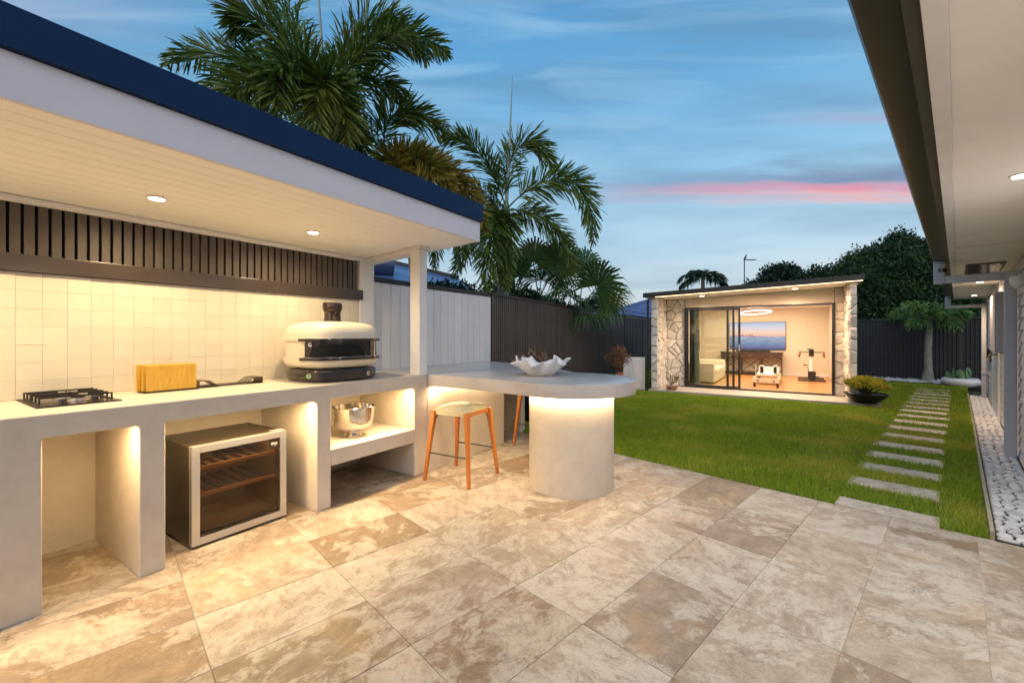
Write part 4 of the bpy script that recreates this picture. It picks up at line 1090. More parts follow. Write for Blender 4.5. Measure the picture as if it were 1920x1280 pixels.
make_stool((.335, 5.02), math.atan2(3.518 - 3.812, -.361 + .447) + rad(45), 'timber bar stool mostly hidden behind the drum, only its leg and footrest showing')

# ------------------------------------------------------------------ ruffled white bowl
bo = Vector((.262, 3.86, .9008)); NA, NV = 150, 18
def ruff(a, v, out=0):
    r0 = .085 + .130 * v ** .8
    am = v ** 2.6
    rr_ = r0 + am * (.022 * math.sin(6 * a + .6) + .018 * math.sin(11 * a + 1.9) + .012 * math.sin(17 * a))
    z_ = .006 + .132 * v ** 1.15 + am * (.028 * math.sin(6 * a + 2.4 + .9 * math.sin(2 * a)) + .016 * math.sin(11 * a + .4))
    aa = a + am * .11 * math.sin(6 * a + 3.6)
    return bo + Vector((rr_ * math.cos(aa) * 1.06, rr_ * math.sin(aa) * .98, z_))
vs = []; fs = []
for j in range(NV + 1):
    v = j / NV
    for i in range(NA): vs.append(ruff(2 * math.pi * i / NA, v))
for j in range(NV):
    for i in range(NA): fs.append((j * NA + i, j * NA + (i + 1) % NA, (j + 1) * NA + (i + 1) % NA, (j + 1) * NA + i))
fs.append(tuple(range(NA))[::-1])
rb = MB().add(vs, fs).build('ruffled_bowl', stonewhite, smooth=True)
sol = rb.modifiers.new('thickness', 'SOLIDIFY'); sol.thickness = .009; sol.offset = 1
tag(rb, 'white ceramic bowl with a wavy ruffled rim standing on the bar top', 'bowl')

# ================================================================== GUEST HOUSE CONTENTS
# television
tv = thing('television', K(14.93, .89, .85), 'large wall television showing a pink dawn over the sea and a far skyline', 'television')
MB().box(K, (14.905, .150, .848), (14.944, 1.63, 1.680)).build('casing', black, tv, bevel=.003)
m_, t_, b_ = nt('screen'); g = T(t_); t_.nodes.remove(b_)
pz = g.n('ShaderNodeSeparateXYZ', {0: g.pos()}).outputs[2]
hz = g.math('DIVIDE', g.math('SUBTRACT', pz, .858), .812)
cc = g.ramp(hz, [(0, (.10, .10, .22)), (.10, (.20, .22, .36)), (.2, (.25, .32, .46)), (.42, (.45, .50, .60)), (.465, (.40, .48, .58)), (.475, (.85, .45, .40)), (.60, (.95, .62, .42)), (.78, (.72, .66, .70)), (1, (.42, .52, .72))])
wv = g.noise(g.n('ShaderNodeMapping', {'Vector': g.pos(), 'Scale': (2, 2, 26)}).outputs[0], 2.2, 6)
sea = g.math('LESS_THAN', hz, .47)
cc = g.mix(g.math('MULTIPLY', sea, g.ramp(wv, [(.42, 0.0), (.6, .6)])), cc, (.12, .16, .30))
e_ = g.n('ShaderNodeEmission', {0: cc, 1: .95}); g.link(e_.outputs[0], t_.nodes['Material Output'].inputs[0])
MB().box(K, (14.903, .158, .858), (14.9045, 1.622, 1.670)).build('screen', m_, tv)
skm = emit('skyline', (.42, .22, .26), .9); sk = MB(); x = .75; rk = random.Random(4)
while x < 1.60:
    w = rk.uniform(.012, .03); h = rk.choice([.015, .02, .03, .04, .055]) * (1.3 if 1.0 < x < 1.5 else .7)
    sk.box(K, (14.9020, x, 1.2385), (14.9028, x + w, 1.2385 + h)); x += w + rk.uniform(.001, .01)
sk.build('skyline_picture', skm, tv, kind='stuff')
sbz = tag(MB().box(K, (14.86, .55, .7795), (14.93, 1.45, .83)).build('soundbar', black, bevel=.006), 'slim black soundbar on the dark console under the television', 'soundbar')
cs = thing('console_table', K(14.72, .98, .1035), 'dark timber console with crossed braces and three drawers under the television', 'console table')
cT0, cT1 = .235, 1.83
MB().box(K, (14.50, cT0 - .02, .755), (14.94, cT1 + .02, .778)).build('top', consolewood, cs, bevel=.003)
MB().box(K, (14.52, cT0, .61), (14.93, cT1, .7545)).build('drawer_box', consolewood, cs)
nD = 3; dwid = (cT1 - cT0) / nD
for i in range(nD):
    d_ = MB().box(K, (14.510, cT0 + dwid * i + .02, .625), (14.5195, cT0 + dwid * (i + 1) - .02, .742)).build('drawer', consolewood, cs, bevel=.002)
    MB().lathe(K(14.50, cT0 + dwid * (i + .5), .675), [(.014, 0), (.014, .02)], 12).build('knob', silver, d_)
MB().box(K, (14.52, cT0, .15), (14.93, cT1, .19)).build('bottom_shelf', consolewood, cs)
for i in range(nD + 1):
    x = cT0 + dwid * i
    for s_ in (14.52, 14.89): MB().box(K, (s_, x - .022 if i else x, .1035), (s_ + .04, x + .022 if i < nD else x, .6095)).build('leg', consolewood, cs)
for i in range(nD):
    x0, x1 = cT0 + dwid * i + .022, cT0 + dwid * (i + 1) - .022
    for a, b, o_ in ((x0, x1, 0), (x1, x0, .004)): MB().bar(K(14.532 + o_, a, .195), K(14.532 + o_, b, .605), .022, .020, up=UK.to_3d()).build('brace', consolewood, cs)
# pilates reformer
rf = thing('pilates_reformer', K(12.1, .5, .1035), 'pale low pilates reformer bed with shoulder rests on the timber floor', 'exercise bed')
pw = simple('maple', (.66, .55, .38), .4, var=.08); x0, x1 = .235, .745
for t_ in (x0, x1 - .03): MB().box(K, (11.17, t_, .20), (12.95, t_ + .03, .30)).build('side_rail', pw, rf, bevel=.004)
MB().box(K, (11.14, x0 - .01, .20), (11.169, x1 + .01, .30)).build('end_rail', pw, rf, bevel=.004)
MB().box(K, (12.951, x0 - .01, .20), (12.98, x1 + .01, .30)).build('end_rail', pw, rf, bevel=.004)
for s_ in (11.16, 12.90):
    for t_ in (x0 + .01, x1 - .055): MB().box(K, (s_, t_, .1035), (s_ + .05, t_ + .045, .1995)).build('leg', black, rf)
MB().box(K, (11.75, x0 + .04, .305), (12.7, x1 - .04, .36)).build('carriage', simple('reformer_vinyl', (.72, .69, .63), .5), rf, bevel=.012)
MB().box(K, (12.72, x0 + .03, .31), (12.93, x1 - .03, .46)).build('footplate', simple('reformer_vinyl2', (.76, .72, .66), .5), rf, bevel=.012)
for t_ in (.325, .60):
    sr = MB().box(K, (11.80, t_ - .045, .361), (11.86, t_ + .045, .56)).build('shoulder_rest', stonewhite, rf, bevel=.01)
    MB().box(K, (11.792, t_ - .032, .38), (11.799, t_ + .032, .53)).build('pad', black, sr)
for t_ in (x0 + .05, x1 - .05): MB().tube([K(11.30, t_, .30), K(11.34, t_, .62)], .009, 8).build('rope_post', silver, rf)
for t_ in (x0 + .10, x1 - .10): MB().tube([K(11.139, t_, .25), K(11.13, t_, .25)], .018, 12).build('bolt_cap', consolewood, rf)
# exercise bike
bk = thing('exercise_bike', K(13.6, -.35, .1035), 'white indoor bike with drop handlebars facing the lawn in the right corner of the room', 'exercise bike')
bcx = -.42
def B(s_, t_, z_): return K(13.55 + s_, bcx + t_, z_)
MB().box(B, (-.30, -.09, .15), (-.14, .075, .36)).build('drive_housing', black, bk, bevel=.02)
for s_ in (-.35, .35): MB().tube([B(s_, -.29, .13), B(s_, .29, .13)], .022, 10).build('base_bar', black, bk, smooth=40)
MB().bar(B(-.35, 0, .135), B(.35, 0, .135), .05, .05).build('base_rail', black, bk)
MB().tube([B(-.25, 0, .16), B(-.12, 0, .50), B(-.14, 0, .80)], [.052, .045, .04], 14).build('head_tube', stonewhite, bk, smooth=40)
MB().tube([B(-.12, 0, .45), B(.18, 0, .58), B(.20, 0, .86)], .024, 10).build('seat_tube', black, bk, smooth=40)
MB().tube([B(-.02, -.03, .30), B(-.02, .03, .30)], .15, 28).build('flywheel', black, bk, smooth=40)
MB().loft([[B(.20 + dx * .13, dy * w, .88 + h) for dx, dy, w in ((-1, -.2, .12), (-1, .2, .12), (1, 1, .075), (1, -1, .075))] for h in (0, .04)]).build('saddle', black, bk, bevel=.01)
MB().tube([B(-.16, -.25, .84), B(-.16, .25, .84)], .012, 10).build('handlebar', black, bk, smooth=40)
MB().box(B, (-.21, -.055, .74), (-.10, .055, .90)).build('stem', black, bk, bevel=.008)
for sg in (-1, 1):
    MB().tube([B(-.16, sg * .25, .845), B(-.27, sg * .25, .855), B(-.31, sg * .25, .80), B(-.27, sg * .262, .72)], .024, 10).build('grip', simple('brown_grip', (.26, .09, .04), .6) if 'brown_grip' not in bpy.data.materials else bpy.data.materials['brown_grip'], bk, smooth=40)
    MB().tube([B(-.02, sg * .05, .35), B(-.02 , sg * .09, .35 + sg * .15)], .010, 8).build('crank', silver, bk)
    MB().box(B, (-.07, sg * .09 - .04 + sg * .045, .34 + sg * .15), (.03, sg * .09 + .04 + sg * .045, .365 + sg * .15)).build('pedal', black, bk, bevel=.004)
MB().tube([B(-.22, .0, .92), B(-.22, 0, .925)], .07, 20).build('console', black, bk)
# sofa
sofa = thing('sofa', K(12.2, 1.98, .1035), 'pale upholstered sofa seen through the glass at the left of the room', 'sofa')
MB().box(K, (11.42, 1.56, .13), (13.1, 2.40, .32)).build('base', fabric, sofa, bevel=.02, seg=3)
MB().box(K, (11.43, 2.18, .322), (13.09, 2.40, .78)).build('backrest', fabric, sofa, bevel=.05, seg=3)
for s_ in (11.22, 13.105): MB().box(K, (s_, 1.56, .13), (s_ + .195, 2.40, .60)).build('arm', fabric, sofa, bevel=.04, seg=3)
for s_ in (11.44, 12.27): MB().box(K, (s_, 1.55, .325), (s_ + .82, 2.17, .45)).build('seat_cushion', fabric, sofa, bevel=.035, seg=3)
for s_, t_ in ((11.28, 1.6), (13.2, 1.6), (11.28, 2.34), (13.2, 2.34)): MB().lathe(K(s_, t_, .1035), [(.02, 0), (.024, .026)], 10).build('foot', consolewood, sofa)
thr = MB().box(K, (11.7, 2.06, .452), (11.78, 2.16, .74)); cu_ = MB().box(K, (11.66, 2.02, .452), (12.02, 2.165, .74)).build('scatter_cushion', stonewhite, bevel=.05, seg=3)
tag(cu_, 'plump white scatter cushion leaning on the sofa backrest', 'cushion')
# curtain
m = MB(); N = 40; f_, b_2 = [], []
for i in range(N + 1):
    x = 1.78 + .20 * i / N; y = 10.60 + .022 * math.sin(i * 1.35)
    f_.append((y, x)); b_2.append((y + .004, x))
lp = f_ + b_2[::-1]
cur = MB().prism(K, lp, .112, 2.03).build('curtain', simple('curtain_linen', (.70, .66, .58), .9), smooth=40)
tag(cur, 'white gathered curtain hanging inside the glass at the left end of the door', 'curtain')
# pendant ring
pr = thing('pendant_light', K(12.5, .78, 1.83), 'glowing thin ring pendant lamp hanging inside the guest house', 'pendant lamp')
pc = K(12.5, .78, 1.855)
rg = [[pc + Vector((r_ * math.cos(2 * math.pi * i / 64), r_ * math.sin(2 * math.pi * i / 64), z_ - .10 * math.sin(2 * math.pi * i / 64) * r_)) for i in range(64)] for r_, z_ in ((.343, 0), (.36, 0), (.36, .010), (.343, .010), (.343, 0))]
MB().loft(rg, False).build('ring', emit('ring_glow', (1, .93, .84), 7), pr)
for i in range(4):
    a = math.pi / 2 * i + .4; MB().tube([pc + Vector((.34 * math.cos(a), .34 * math.sin(a), .031)), pc + Vector((.03 * math.cos(a), .03 * math.sin(a), .185))], .002, 5).build('cord', black, pr)
MB().lathe((pc.x, pc.y, 2.035), [(.06, 0), (.06, .024)], 20).build('ceiling_rose', silver, pr)
light('POINT', 'lamp', (pc.x, pc.y, pc.z - .05), 12, (1, .85, .65), pr, size=.2)
# antenna on the roof
an = thing('tv_antenna', Kg(12.8, 1.05, 2.176), 'thin television antenna on a mast above the guest house roof', 'antenna')
ap = Kg(12.8, 1.05, 2.176); top = Vector((ap.x, ap.y, 3.30))
MB().tube([ap, top], .014, 6).build('mast', black, an)
xr_ = Vector((1, .1, 0)).normalized()
MB().tube([top + xr_ * -.03 + Vector((0, 0, -.03)), top + xr_ * .34 + Vector((0, 0, -.02))], .008, 5).build('boom', black, an)
for k in range(9):
    c_ = top + xr_ * (.02 + .036 * k) + Vector((0, 0, -.025)); MB().tube([c_ + Vector((0, -.09, 0)), c_ + Vector((0, .09, 0))], .004, 4).build('element', black, an)
MB().tube([top + Vector((.01, 0, .0)), top + Vector((.06, 0, .11))], [.03, .012], 6).build('reflector', black, an)

# ================================================================== SMALL THINGS AROUND THE HOUSE
mb_ = thing('meter_box', Hf(9.3, .38, 1.04), 'grey-mauve meter box with two doors on the house wall behind the downpipe', 'meter box')
MB().box(Hf, (8.45, .345, 1.04), (10.5, WB - .013, 1.84)).build('case', greybox, mb_, bevel=.004)
for a0, a1 in ((8.46, 9.30), (9.33, 10.49)): MB().box(Hf, (a0, .335, 1.05), (a1, .3445, 1.83)).build('door', greybox, mb_, bevel=.003)
for zz in (1.13, 1.72): MB().box(Hf, (9.31, .333, zz), (9.325, .3445, zz + .06)).build('hinge', silver, mb_)
for k in range(6):
    MB().bar(Hf(10.56, .355, 1.10 + k * .13), Hf(10.56, .415, 1.16 + k * .13), .1, .012).build('louvre', cladding, mb_)
tp = thing('garden_tap', Hf(9.9, .40, .9), 'small brass garden tap on the house wall below the meter box', 'tap')
brass = simple('brass', (.35, .24, .10), .35, .9)
MB().tube([Hf(9.9, .417, .97), Hf(9.9, .34, .97), Hf(9.9, .325, .93)], .011, 8).build('spout', brass, tp, smooth=40)
MB().tube([Hf(9.9, .36, .97), Hf(9.9, .36, 1.0)], .006, 6).build('stem', brass, tp)
MB().tube([Hf(9.86, .36, 1.003), Hf(9.94, .36, 1.003)], .007, 6).build('handle', brass, tp)
sc_ = thing('security_camera', Hf(6.68, -.15, 2.0), 'small black bullet security camera on the near downpipe outlet', 'camera')
cp = Hf(6.694, -.135, 1.985)
dn = Vector((-.25, -1, -.15)).normalized()
MB().tube([cp, cp + dn * .07], .022, 16).build('body', black, sc_, smooth=40)
MB().tube([cp + dn * .0705, cp + dn * .073], .016, 16).build('lens', simple('lens_black', (.004, .004, .006), .08), sc_)
lw = thing('wall_light', Hf(6.2, .42, 1.75), 'small white cone wall light on the weatherboards beside the near downpipe', 'wall light')
c_ = Hf(6.15, .385, 1.70); MB().lathe(c_, [(.018, .0), (.045, .03), (.055, .10), (.050, .11)], 20).build('shade', white, lw, smooth=40)
MB().box(Hf, (6.13, .386, 1.79), (6.17, .423, 1.83)).build('bracket', white, lw)

# ------------------------------------------------------------------ planters
px_ = at(1196, 728, 9.55)
def RB(fr_c, rz):
    return lambda x, y, z: Vector((fr_c[0] + math.cos(rz) * x - math.sin(rz) * y, fr_c[1] + math.sin(rz) * x + math.cos(rz) * y, z))
fr_ = RB((px_.x - .02, 9.75), rad(-18)); pb = thing('planter_box', fr_(0, 0, .03), 'tall white ribbed planter box by the dark fence left of the guest house', 'planter')
for k in range(7):
    MB().box(fr_, (-.235 + k * .067, -.19, .03), (-.235 + k * .067 + .0655, -.172, .775)).build('rib', fence_white, pb, bevel=.006)
MB().box(fr_, (-.235, -.171, .03), (.234, .2, .770)).build('body', fence_white, pb, bevel=.004)

# ================================================================== VEGETATION
def bez(P, t):
    P = [Vector(p) for p in P]
    while len(P) > 1: P = [P[i].lerp(P[i + 1], t) for i in range(len(P) - 1)]
    return P[0]
def frond(parent, pts, L=.5, n=70, per=4, mat=palm_g, seed=0, plume=1.0, width=.030, droop=.14, t0=.12, name='frond', rw=.020):
    """pts: bezier control points of the rachis; leaflets all round it (plume=1) or in two rows (plume=0)"""
    rg = np.random.RandomState(seed); V = []; Fc = []
    stem = [bez(pts, i / 14) for i in range(15)]
    for i in range(n):
        t = t0 + (1 - t0) * (i + .5) / n
        p = bez(pts, t); q = bez(pts, min(1, t + .02)); T_ = (q - bez(pts, max(0, t - .02))).normalized()
        side = T_.cross(Vector((0, 0, 1)))
        if side.length < .1: side = T_.cross(Vector((1, 0, 0)))
        side.normalize(); up = side.cross(T_)
        l = L * (math.sin(math.pi * min(1, (t * .80 + .16))) ** .55) * (1 if t < .93 else .8)
        for k in range(per):
            sg = 1 if k % 2 else -1
            phi = rg.uniform(-75, 80) * plume + rg.uniform(-10, 12)
            d = side * sg * math.cos(rad(phi)) + up * math.sin(rad(phi))
            fw = .55 + .75 * t + rg.uniform(-.25, .25)
            d = (d + T_ * fw).normalized(); ll = l * rg.uniform(.78, 1.08)
            wv = d.cross(Vector(rg.uniform(-1, 1, 3))).normalized()
            dz = droop * ll * rg.uniform(.5, 1.4)
            P0 = p; P1 = p + d * ll * .38 - Vector((0, 0, dz * .10)); P2 = p + d * ll * .74 - Vector((0, 0, dz * .48)); P3 = p + d * ll - Vector((0, 0, dz * 1.05))
            w = width * rg.uniform(.7, 1.15); b = len(V)
            for P_, ww in ((P0, .25), (P1, .85), (P2, 1.0), (P3, .35)): V.append(P_ - wv * w * ww * .5); V.append(P_ + wv * w * ww * .5)
            Fc += [(b, b + 1, b + 3, b + 2), (b + 2, b + 3, b + 5, b + 4), (b + 4, b + 5, b + 7, b + 6)]
    # rachis as thin tapered prism joined in
    for i in range(14):
        a, c = stem[i], stem[i + 1]; T_ = (c - a).normalized(); x = T_.cross(Vector((.2, .1, 1))).normalized(); y = x.cross(T_); b = len(V)
        for P_, r_ in ((a, rw * (1 - i / 16)), (c, rw * (1 - (i + 1) / 16))):
            for k in range(3): V.append(P_ + (x * math.cos(k * 2.094) + y * math.sin(k * 2.094)) * r_)
        Fc += [(b + k, b + (k + 1) % 3, b + 3 + (k + 1) % 3, b + 3 + k) for k in range(3)]
    return np_obj(name, [tuple(v) for v in V], Fc, mat, parent)
def palm(base, crown, label, fronds, group=None, tr=.12, spear=None, shaft=True, name='foxtail_palm', via=None):
    root = thing(name, base, label, 'palm tree', group)
    base = Vector(base); crown = Vector(crown)
    H = crown.z - base.z; rings = []; prof = []
    for i in range(25):
        f = i / 24; r_ = tr * (1.55 - .9 * f if f < .2 else 1.37 - .45 * f) * (1 + .03 * (i % 2)); prof.append((bez([base, via, crown - Vector((0, 0, .55))], f) if via else base.lerp(crown - Vector((0, 0, .55)), f), r_))
    MB().tube([p for p, r_ in prof], [r_ for p, r_ in prof], 14).build('trunk', trunk_m, root, smooth=60)
    MB().tube([crown - Vector((0, 0, .56)), crown - Vector((0, 0, .2)), crown + Vector((0, 0, .15))], [tr * .95, tr * .8, tr * .3], 14).build('crownshaft', simple('crownshaft', (.10, .15, .07), .4) if 'crownshaft' not in bpy.data.materials else bpy.data.materials['crownshaft'], root, smooth=60)
    for i, fkw in enumerate(fronds):
        kw = dict(fkw); pts = [crown + Vector((0, 0, kw.pop('z0', .0)))] + [Vector(p) for p in kw.pop('pts')]
        frond(root, pts, seed=hash((round(base.x * 100), i)) % 99991, **kw)
    if spear: MB().tube([crown + Vector((0, 0, .05)), crown.lerp(Vector(spear), .55) , Vector(spear)], [.030, .020, .004], 6).build('spear_leaf', spear_m, root, smooth=60)
    return root

# palm behind the middle of the canopy: big plumes left and right, spear straight up
c1 = at(610, 205, 6.4)
palm((c1.x, c1.y + .2, 0), c1, 'tall foxtail palm with huge bushy plumes above the left half of the canopy roof', [
    dict(pts=[at(560, 60, 6.3), at(455, 5, 6.2), at(440, 40, 6.1)], L=.62, n=64, per=6, width=.030),
    dict(pts=[at(520, 120, 5.7), at(420, 150, 5.3), at(440, 215, 5.2)], L=.60, n=64, per=6, width=.030),
    dict(pts=[at(540, 150, 6.4), at(400, 60, 6.7), at(315, 120, 6.9)], L=.55, n=60, per=5),
    dict(pts=[at(590, 110, 5.9), at(500, 60, 5.5), at(520, 225, 5.4)], L=.62, n=66, per=6, width=.030),
    dict(pts=[at(640, 130, 6.0), at(575, 120, 5.6), at(600, 250, 5.6)], L=.55, n=60, per=6, width=.028),
    dict(pts=[at(640, 60, 6.6), at(720, -20, 6.8), at(800, 110, 7.0)], L=.58, n=70, per=6, width=.028),
    dict(pts=[at(650, 90, 6.5), at(760, 20, 6.3), at(835, 100, 6.2)], L=.52, n=66, per=6, width=.028),
    dict(pts=[at(640, 170, 6.8), at(700, 110, 7.1), at(760, 190, 7.3)], L=.55, n=60, per=5),
    dict(pts=[at(660, 210, 6.6), at(640, 230, 6.4), at(690, 300, 6.3)], L=.50, n=56, per=5),
    dict(pts=[at(560, 90, 6.9), at(520, -30, 7.2), at(500, -60, 7.4)], L=.60, n=60, per=5),
    dict(pts=[at(600, 180, 7.0), at(560, 250, 7.2), at(540, 300, 7.3)], L=.5, n=50, per=5),
    dict(pts=[at(600, 150, 6.2), at(640, 150, 5.9), at(650, 260, 5.9)], L=.55, n=60, per=5),
    dict(pts=[at(580, 130, 6.8), at(480, 90, 6.6), at(380, 170, 6.5)], L=.6, n=60, per=5),
    dict(pts=[at(640, 120, 6.9), at(700, 60, 7.0), at(760, 60, 7.0)], L=.6, n=60, per=5),
], spear=at(594, -75, 6.3))
# second palm behind it to the right, partly golden old fronds hanging over the gutter
c2 = at(725, 300, 7.2)
palm((at(786, 600, 7.5).x, 7.5, 0), c2, 'foxtail palm with golden-brown lower fronds over the right half of the canopy gutter', [
    dict(pts=[at(700, 215, 7.2), at(760, 180, 7.1), at(835, 250, 7.2)], L=.55, n=64, per=6, width=.028),
    dict(pts=[at(690, 240, 7.5), at(650, 200, 7.7), at(640, 260, 7.8)], L=.5, n=54, per=5),
    dict(pts=[at(780, 285, 6.7), at(870, 290, 6.4), at(915, 440, 6.3)], L=.40, n=80, per=9, mat=palm_gold, width=.024, droop=.02),
    dict(pts=[at(740, 290, 6.4), at(800, 270, 6.1), at(850, 360, 6.1)], L=.42, n=72, per=9, mat=palm_gold, width=.024, droop=.02),
    dict(pts=[at(720, 300, 6.5), at(740, 290, 6.2), at(770, 350, 6.1)], L=.42, n=60, per=6, mat=palm_gold, width=.028),
    dict(pts=[at(820, 330, 7.6), at(880, 360, 7.8), at(860, 500, 7.8)], L=.5, n=60, per=5, width=.032),
    dict(pts=[at(800, 350, 7.8), at(820, 400, 7.8), at(815, 500, 7.8)], L=.45, n=50, per=5, width=.03),
], group=None, via=at(800, 380, 7.6))
# right-hand palm with the long arching frond
c3 = at(950, 392, 8.2)
palm((c3.x - .22, c3.y, 0), c3, 'foxtail palm above the slat fence, one long frond arching right, tall thin spear', [
    dict(pts=[at(930, 340, 8.1), at(895, 240, 8.0), at(832, 262, 7.9)], L=.50, n=64, per=5),
    dict(pts=[at(940, 300, 8.3), at(985, 205, 8.4), at(1040, 318, 8.5)], L=.55, n=70, per=5),
    dict(pts=[at(1000, 330, 8.0), at(1120, 285, 7.9), at(1112, 455, 7.8)], L=.52, n=84, per=5),
    dict(pts=[at(990, 395, 8.4), at(1050, 400, 8.5), at(1075, 500, 8.6)], L=.46, n=64, per=5),
    dict(pts=[at(940, 400, 7.8), at(905, 420, 7.5), at(915, 545, 7.4)], L=.50, n=76, per=6, width=.027),
    dict(pts=[at(965, 410, 7.9), at(935, 450, 7.7), at(950, 540, 7.7)], L=.42, n=66, per=6, width=.032),
    dict(pts=[at(920, 370, 8.6), at(860, 330, 8.7), at(800, 400, 8.8)], L=.48, n=60, per=5),
    dict(pts=[at(925, 400, 8.7), at(890, 420, 8.9), at(850, 520, 9.0)], L=.46, n=60, per=5),
], spear=at(961, 140, 8.2), tr=.11)

def fan_leaf(parent, base, hub, R_=.85, seed=0, facing=None, mat=fan_g, nseg=34):
    rg = np.random.RandomState(seed); base = Vector(base); hub = Vector(hub); D = (hub - base).normalized()
    nrm = Vector(facing).normalized() if facing else Vector((0, -1, .5)).normalized()
    S_ = D.cross(nrm).normalized(); nrm = S_.cross(D); V = []; Fc = []
    for i in range(nseg):
        a = rad(-138 + 276 * (i + .5) / nseg); d = D * math.cos(a) + S_ * math.sin(a); w = R_ * .5 * rad(276 / nseg)
        ll = R_ * (1.0 - .16 * abs(a) / 2.4) * rg.uniform(.9, 1.05); e_ = d.cross(nrm).normalized()
        P1 = hub + d * ll * .52 + nrm * (.05 if i % 2 else .02); P2 = hub + d * ll * .78 - Vector((0, 0, .07 * ll + .06 * rg.rand())); P3 = hub + d * ll * .96 - Vector((0, 0, (.26 + .22 * rg.rand()) * ll))
        b = len(V)
        for P_, ww in ((hub, .05), (P1, 1.0), (P2, .55), (P3, .08)): V.append(P_ - e_ * w * ww * .52); V.append(P_ + e_ * w * ww * .52)
        Fc += [(b, b + 1, b + 3, b + 2), (b + 2, b + 3, b + 5, b + 4), (b + 4, b + 5, b + 7, b + 6)]
    x = D.cross(Vector((.1, .3, 1))).normalized(); y = x.cross(D); b = len(V)
    for P_, r_ in ((base, .018), (hub, .010)):
        for k in range(3): V.append(P_ + (x * math.cos(k * 2.094) + y * math.sin(k * 2.094)) * r_)
    Fc += [(b + k, b + (k + 1) % 3, b + 3 + (k + 1) % 3, b + 3 + k) for k in range(3)]
    return np_obj('fan_leaf', [tuple(v) for v in V], Fc, mat, parent)
def fan_palm(cp, label, hubs, base_xy=None, R_=.8):
    cp = Vector(cp); bx = Vector((cp.x, cp.y, 0)); root = thing('fan_palm', bx, label, 'palm tree', 'fan palms behind the slat fence')
    MB().tube([bx, bx.lerp(cp, .5), cp], [.14, .12, .11], 12).build('trunk', bark, root, smooth=60)
    for i, (h, f, r_) in enumerate(hubs): fan_leaf(root, cp, h, r_, seed=i * 7 + int(abs(cp.x) * 50), facing=f)
fan_palm(at(1010, 560, 9.6), 'dark fan palm with drooping round leaves, left of the pair', [
    (at(1000, 490, 9.4), (0, -1, .3), .80), (at(1045, 492, 9.3), (.3, -1, .2), .78), (at(965, 520, 9.2), (-.4, -1, .2), .75), (at(1040, 545, 9.0), (.2, -1, .6), .78),
    (at(985, 560, 9.0), (-.1, -1, .5), .75), (at(1015, 525, 8.8), (0, -1, .8), .7), (at(940, 560, 9.3), (-.5, -1, .4), .7)])
fan_palm(at(1085, 585, 9.9), 'bright fan palm above the fence with a big split leaf reaching right', [
    (at(1120, 535, 9.4), (.1, -1, .5), .88), (at(1068, 505, 9.9), (.2, -1, .1), .85), (at(1095, 500, 10.2), (.3, -1, .1), .8), (at(1135, 560, 9.7), (.4, -.8, .8), .75),
    (at(1075, 560, 9.1), (0, -1, .7), .85), (at(1045, 575, 9.2), (-.3, -1, .6), .75), (at(1100, 590, 9.2), (.1, -1, .9), .72)])

# small palm in front of the far fence
young_g = make_leaf('young_palm_leaf', (.05, .12, .03), (.12, .22, .05), (.15, .24, .05), .45, 2)
sp_b = at(1740, 716, 11.1); sp_b.z = .05
kc = at(1743, 600, sp_b.y)
FR = []
for ang, el, ln in ((182, 38, .95), (160, 62, .85), (205, 12, .8), (20, 30, .85), (0, 8, .85), (45, 60, .8), (250, 45, .75), (300, 40, .75), (270, 8, .55), (95, 70, .85), (120, 35, .8), (330, 62, .7), (225, 55, .8), (70, 30, .8)):
    d = Vector((math.cos(rad(ang)), math.sin(rad(ang)), 0)); e_ = rad(el)
    p1 = kc + (d * math.cos(e_) + Vector((0, 0, math.sin(e_)))) * ln * .55; p2 = kc + d * math.cos(e_) * ln * 1.0 + Vector((0, 0, math.sin(e_) * ln * .75 - .10)); p3 = p2 + d * .14 + Vector((0, 0, -.16))
    FR.append(dict(pts=[p1, p2, p3], L=.30, n=38, per=4, plume=.8, width=.022, droop=.30, rw=.010, t0=.18, mat=young_g))
r_ = thing('young_palm', sp_b, 'young palm with a slim pale grey trunk in the pebbles before the far charcoal fence', 'palm tree')
MB().tube([sp_b, sp_b + Vector((0, 0, .10)), sp_b + Vector((0, 0, .35)), sp_b + Vector((0, 0, .9)), Vector((kc.x, kc.y, kc.z - .25))], [.17, .12, .085, .075, .065], 14).build('trunk', trunk_m, r_, smooth=60)
MB().tube([Vector((kc.x, kc.y, kc.z - .26)), Vector((kc.x, kc.y, kc.z + .1))], [.07, .03], 12).build('crownshaft', simple('green_shaft', (.16, .22, .10), .4), r_, smooth=60)
for i, kw in enumerate(FR):
    kw = dict(kw); pts = [kc] + kw.pop('pts'); frond(r_, pts, seed=500 + i, **kw)

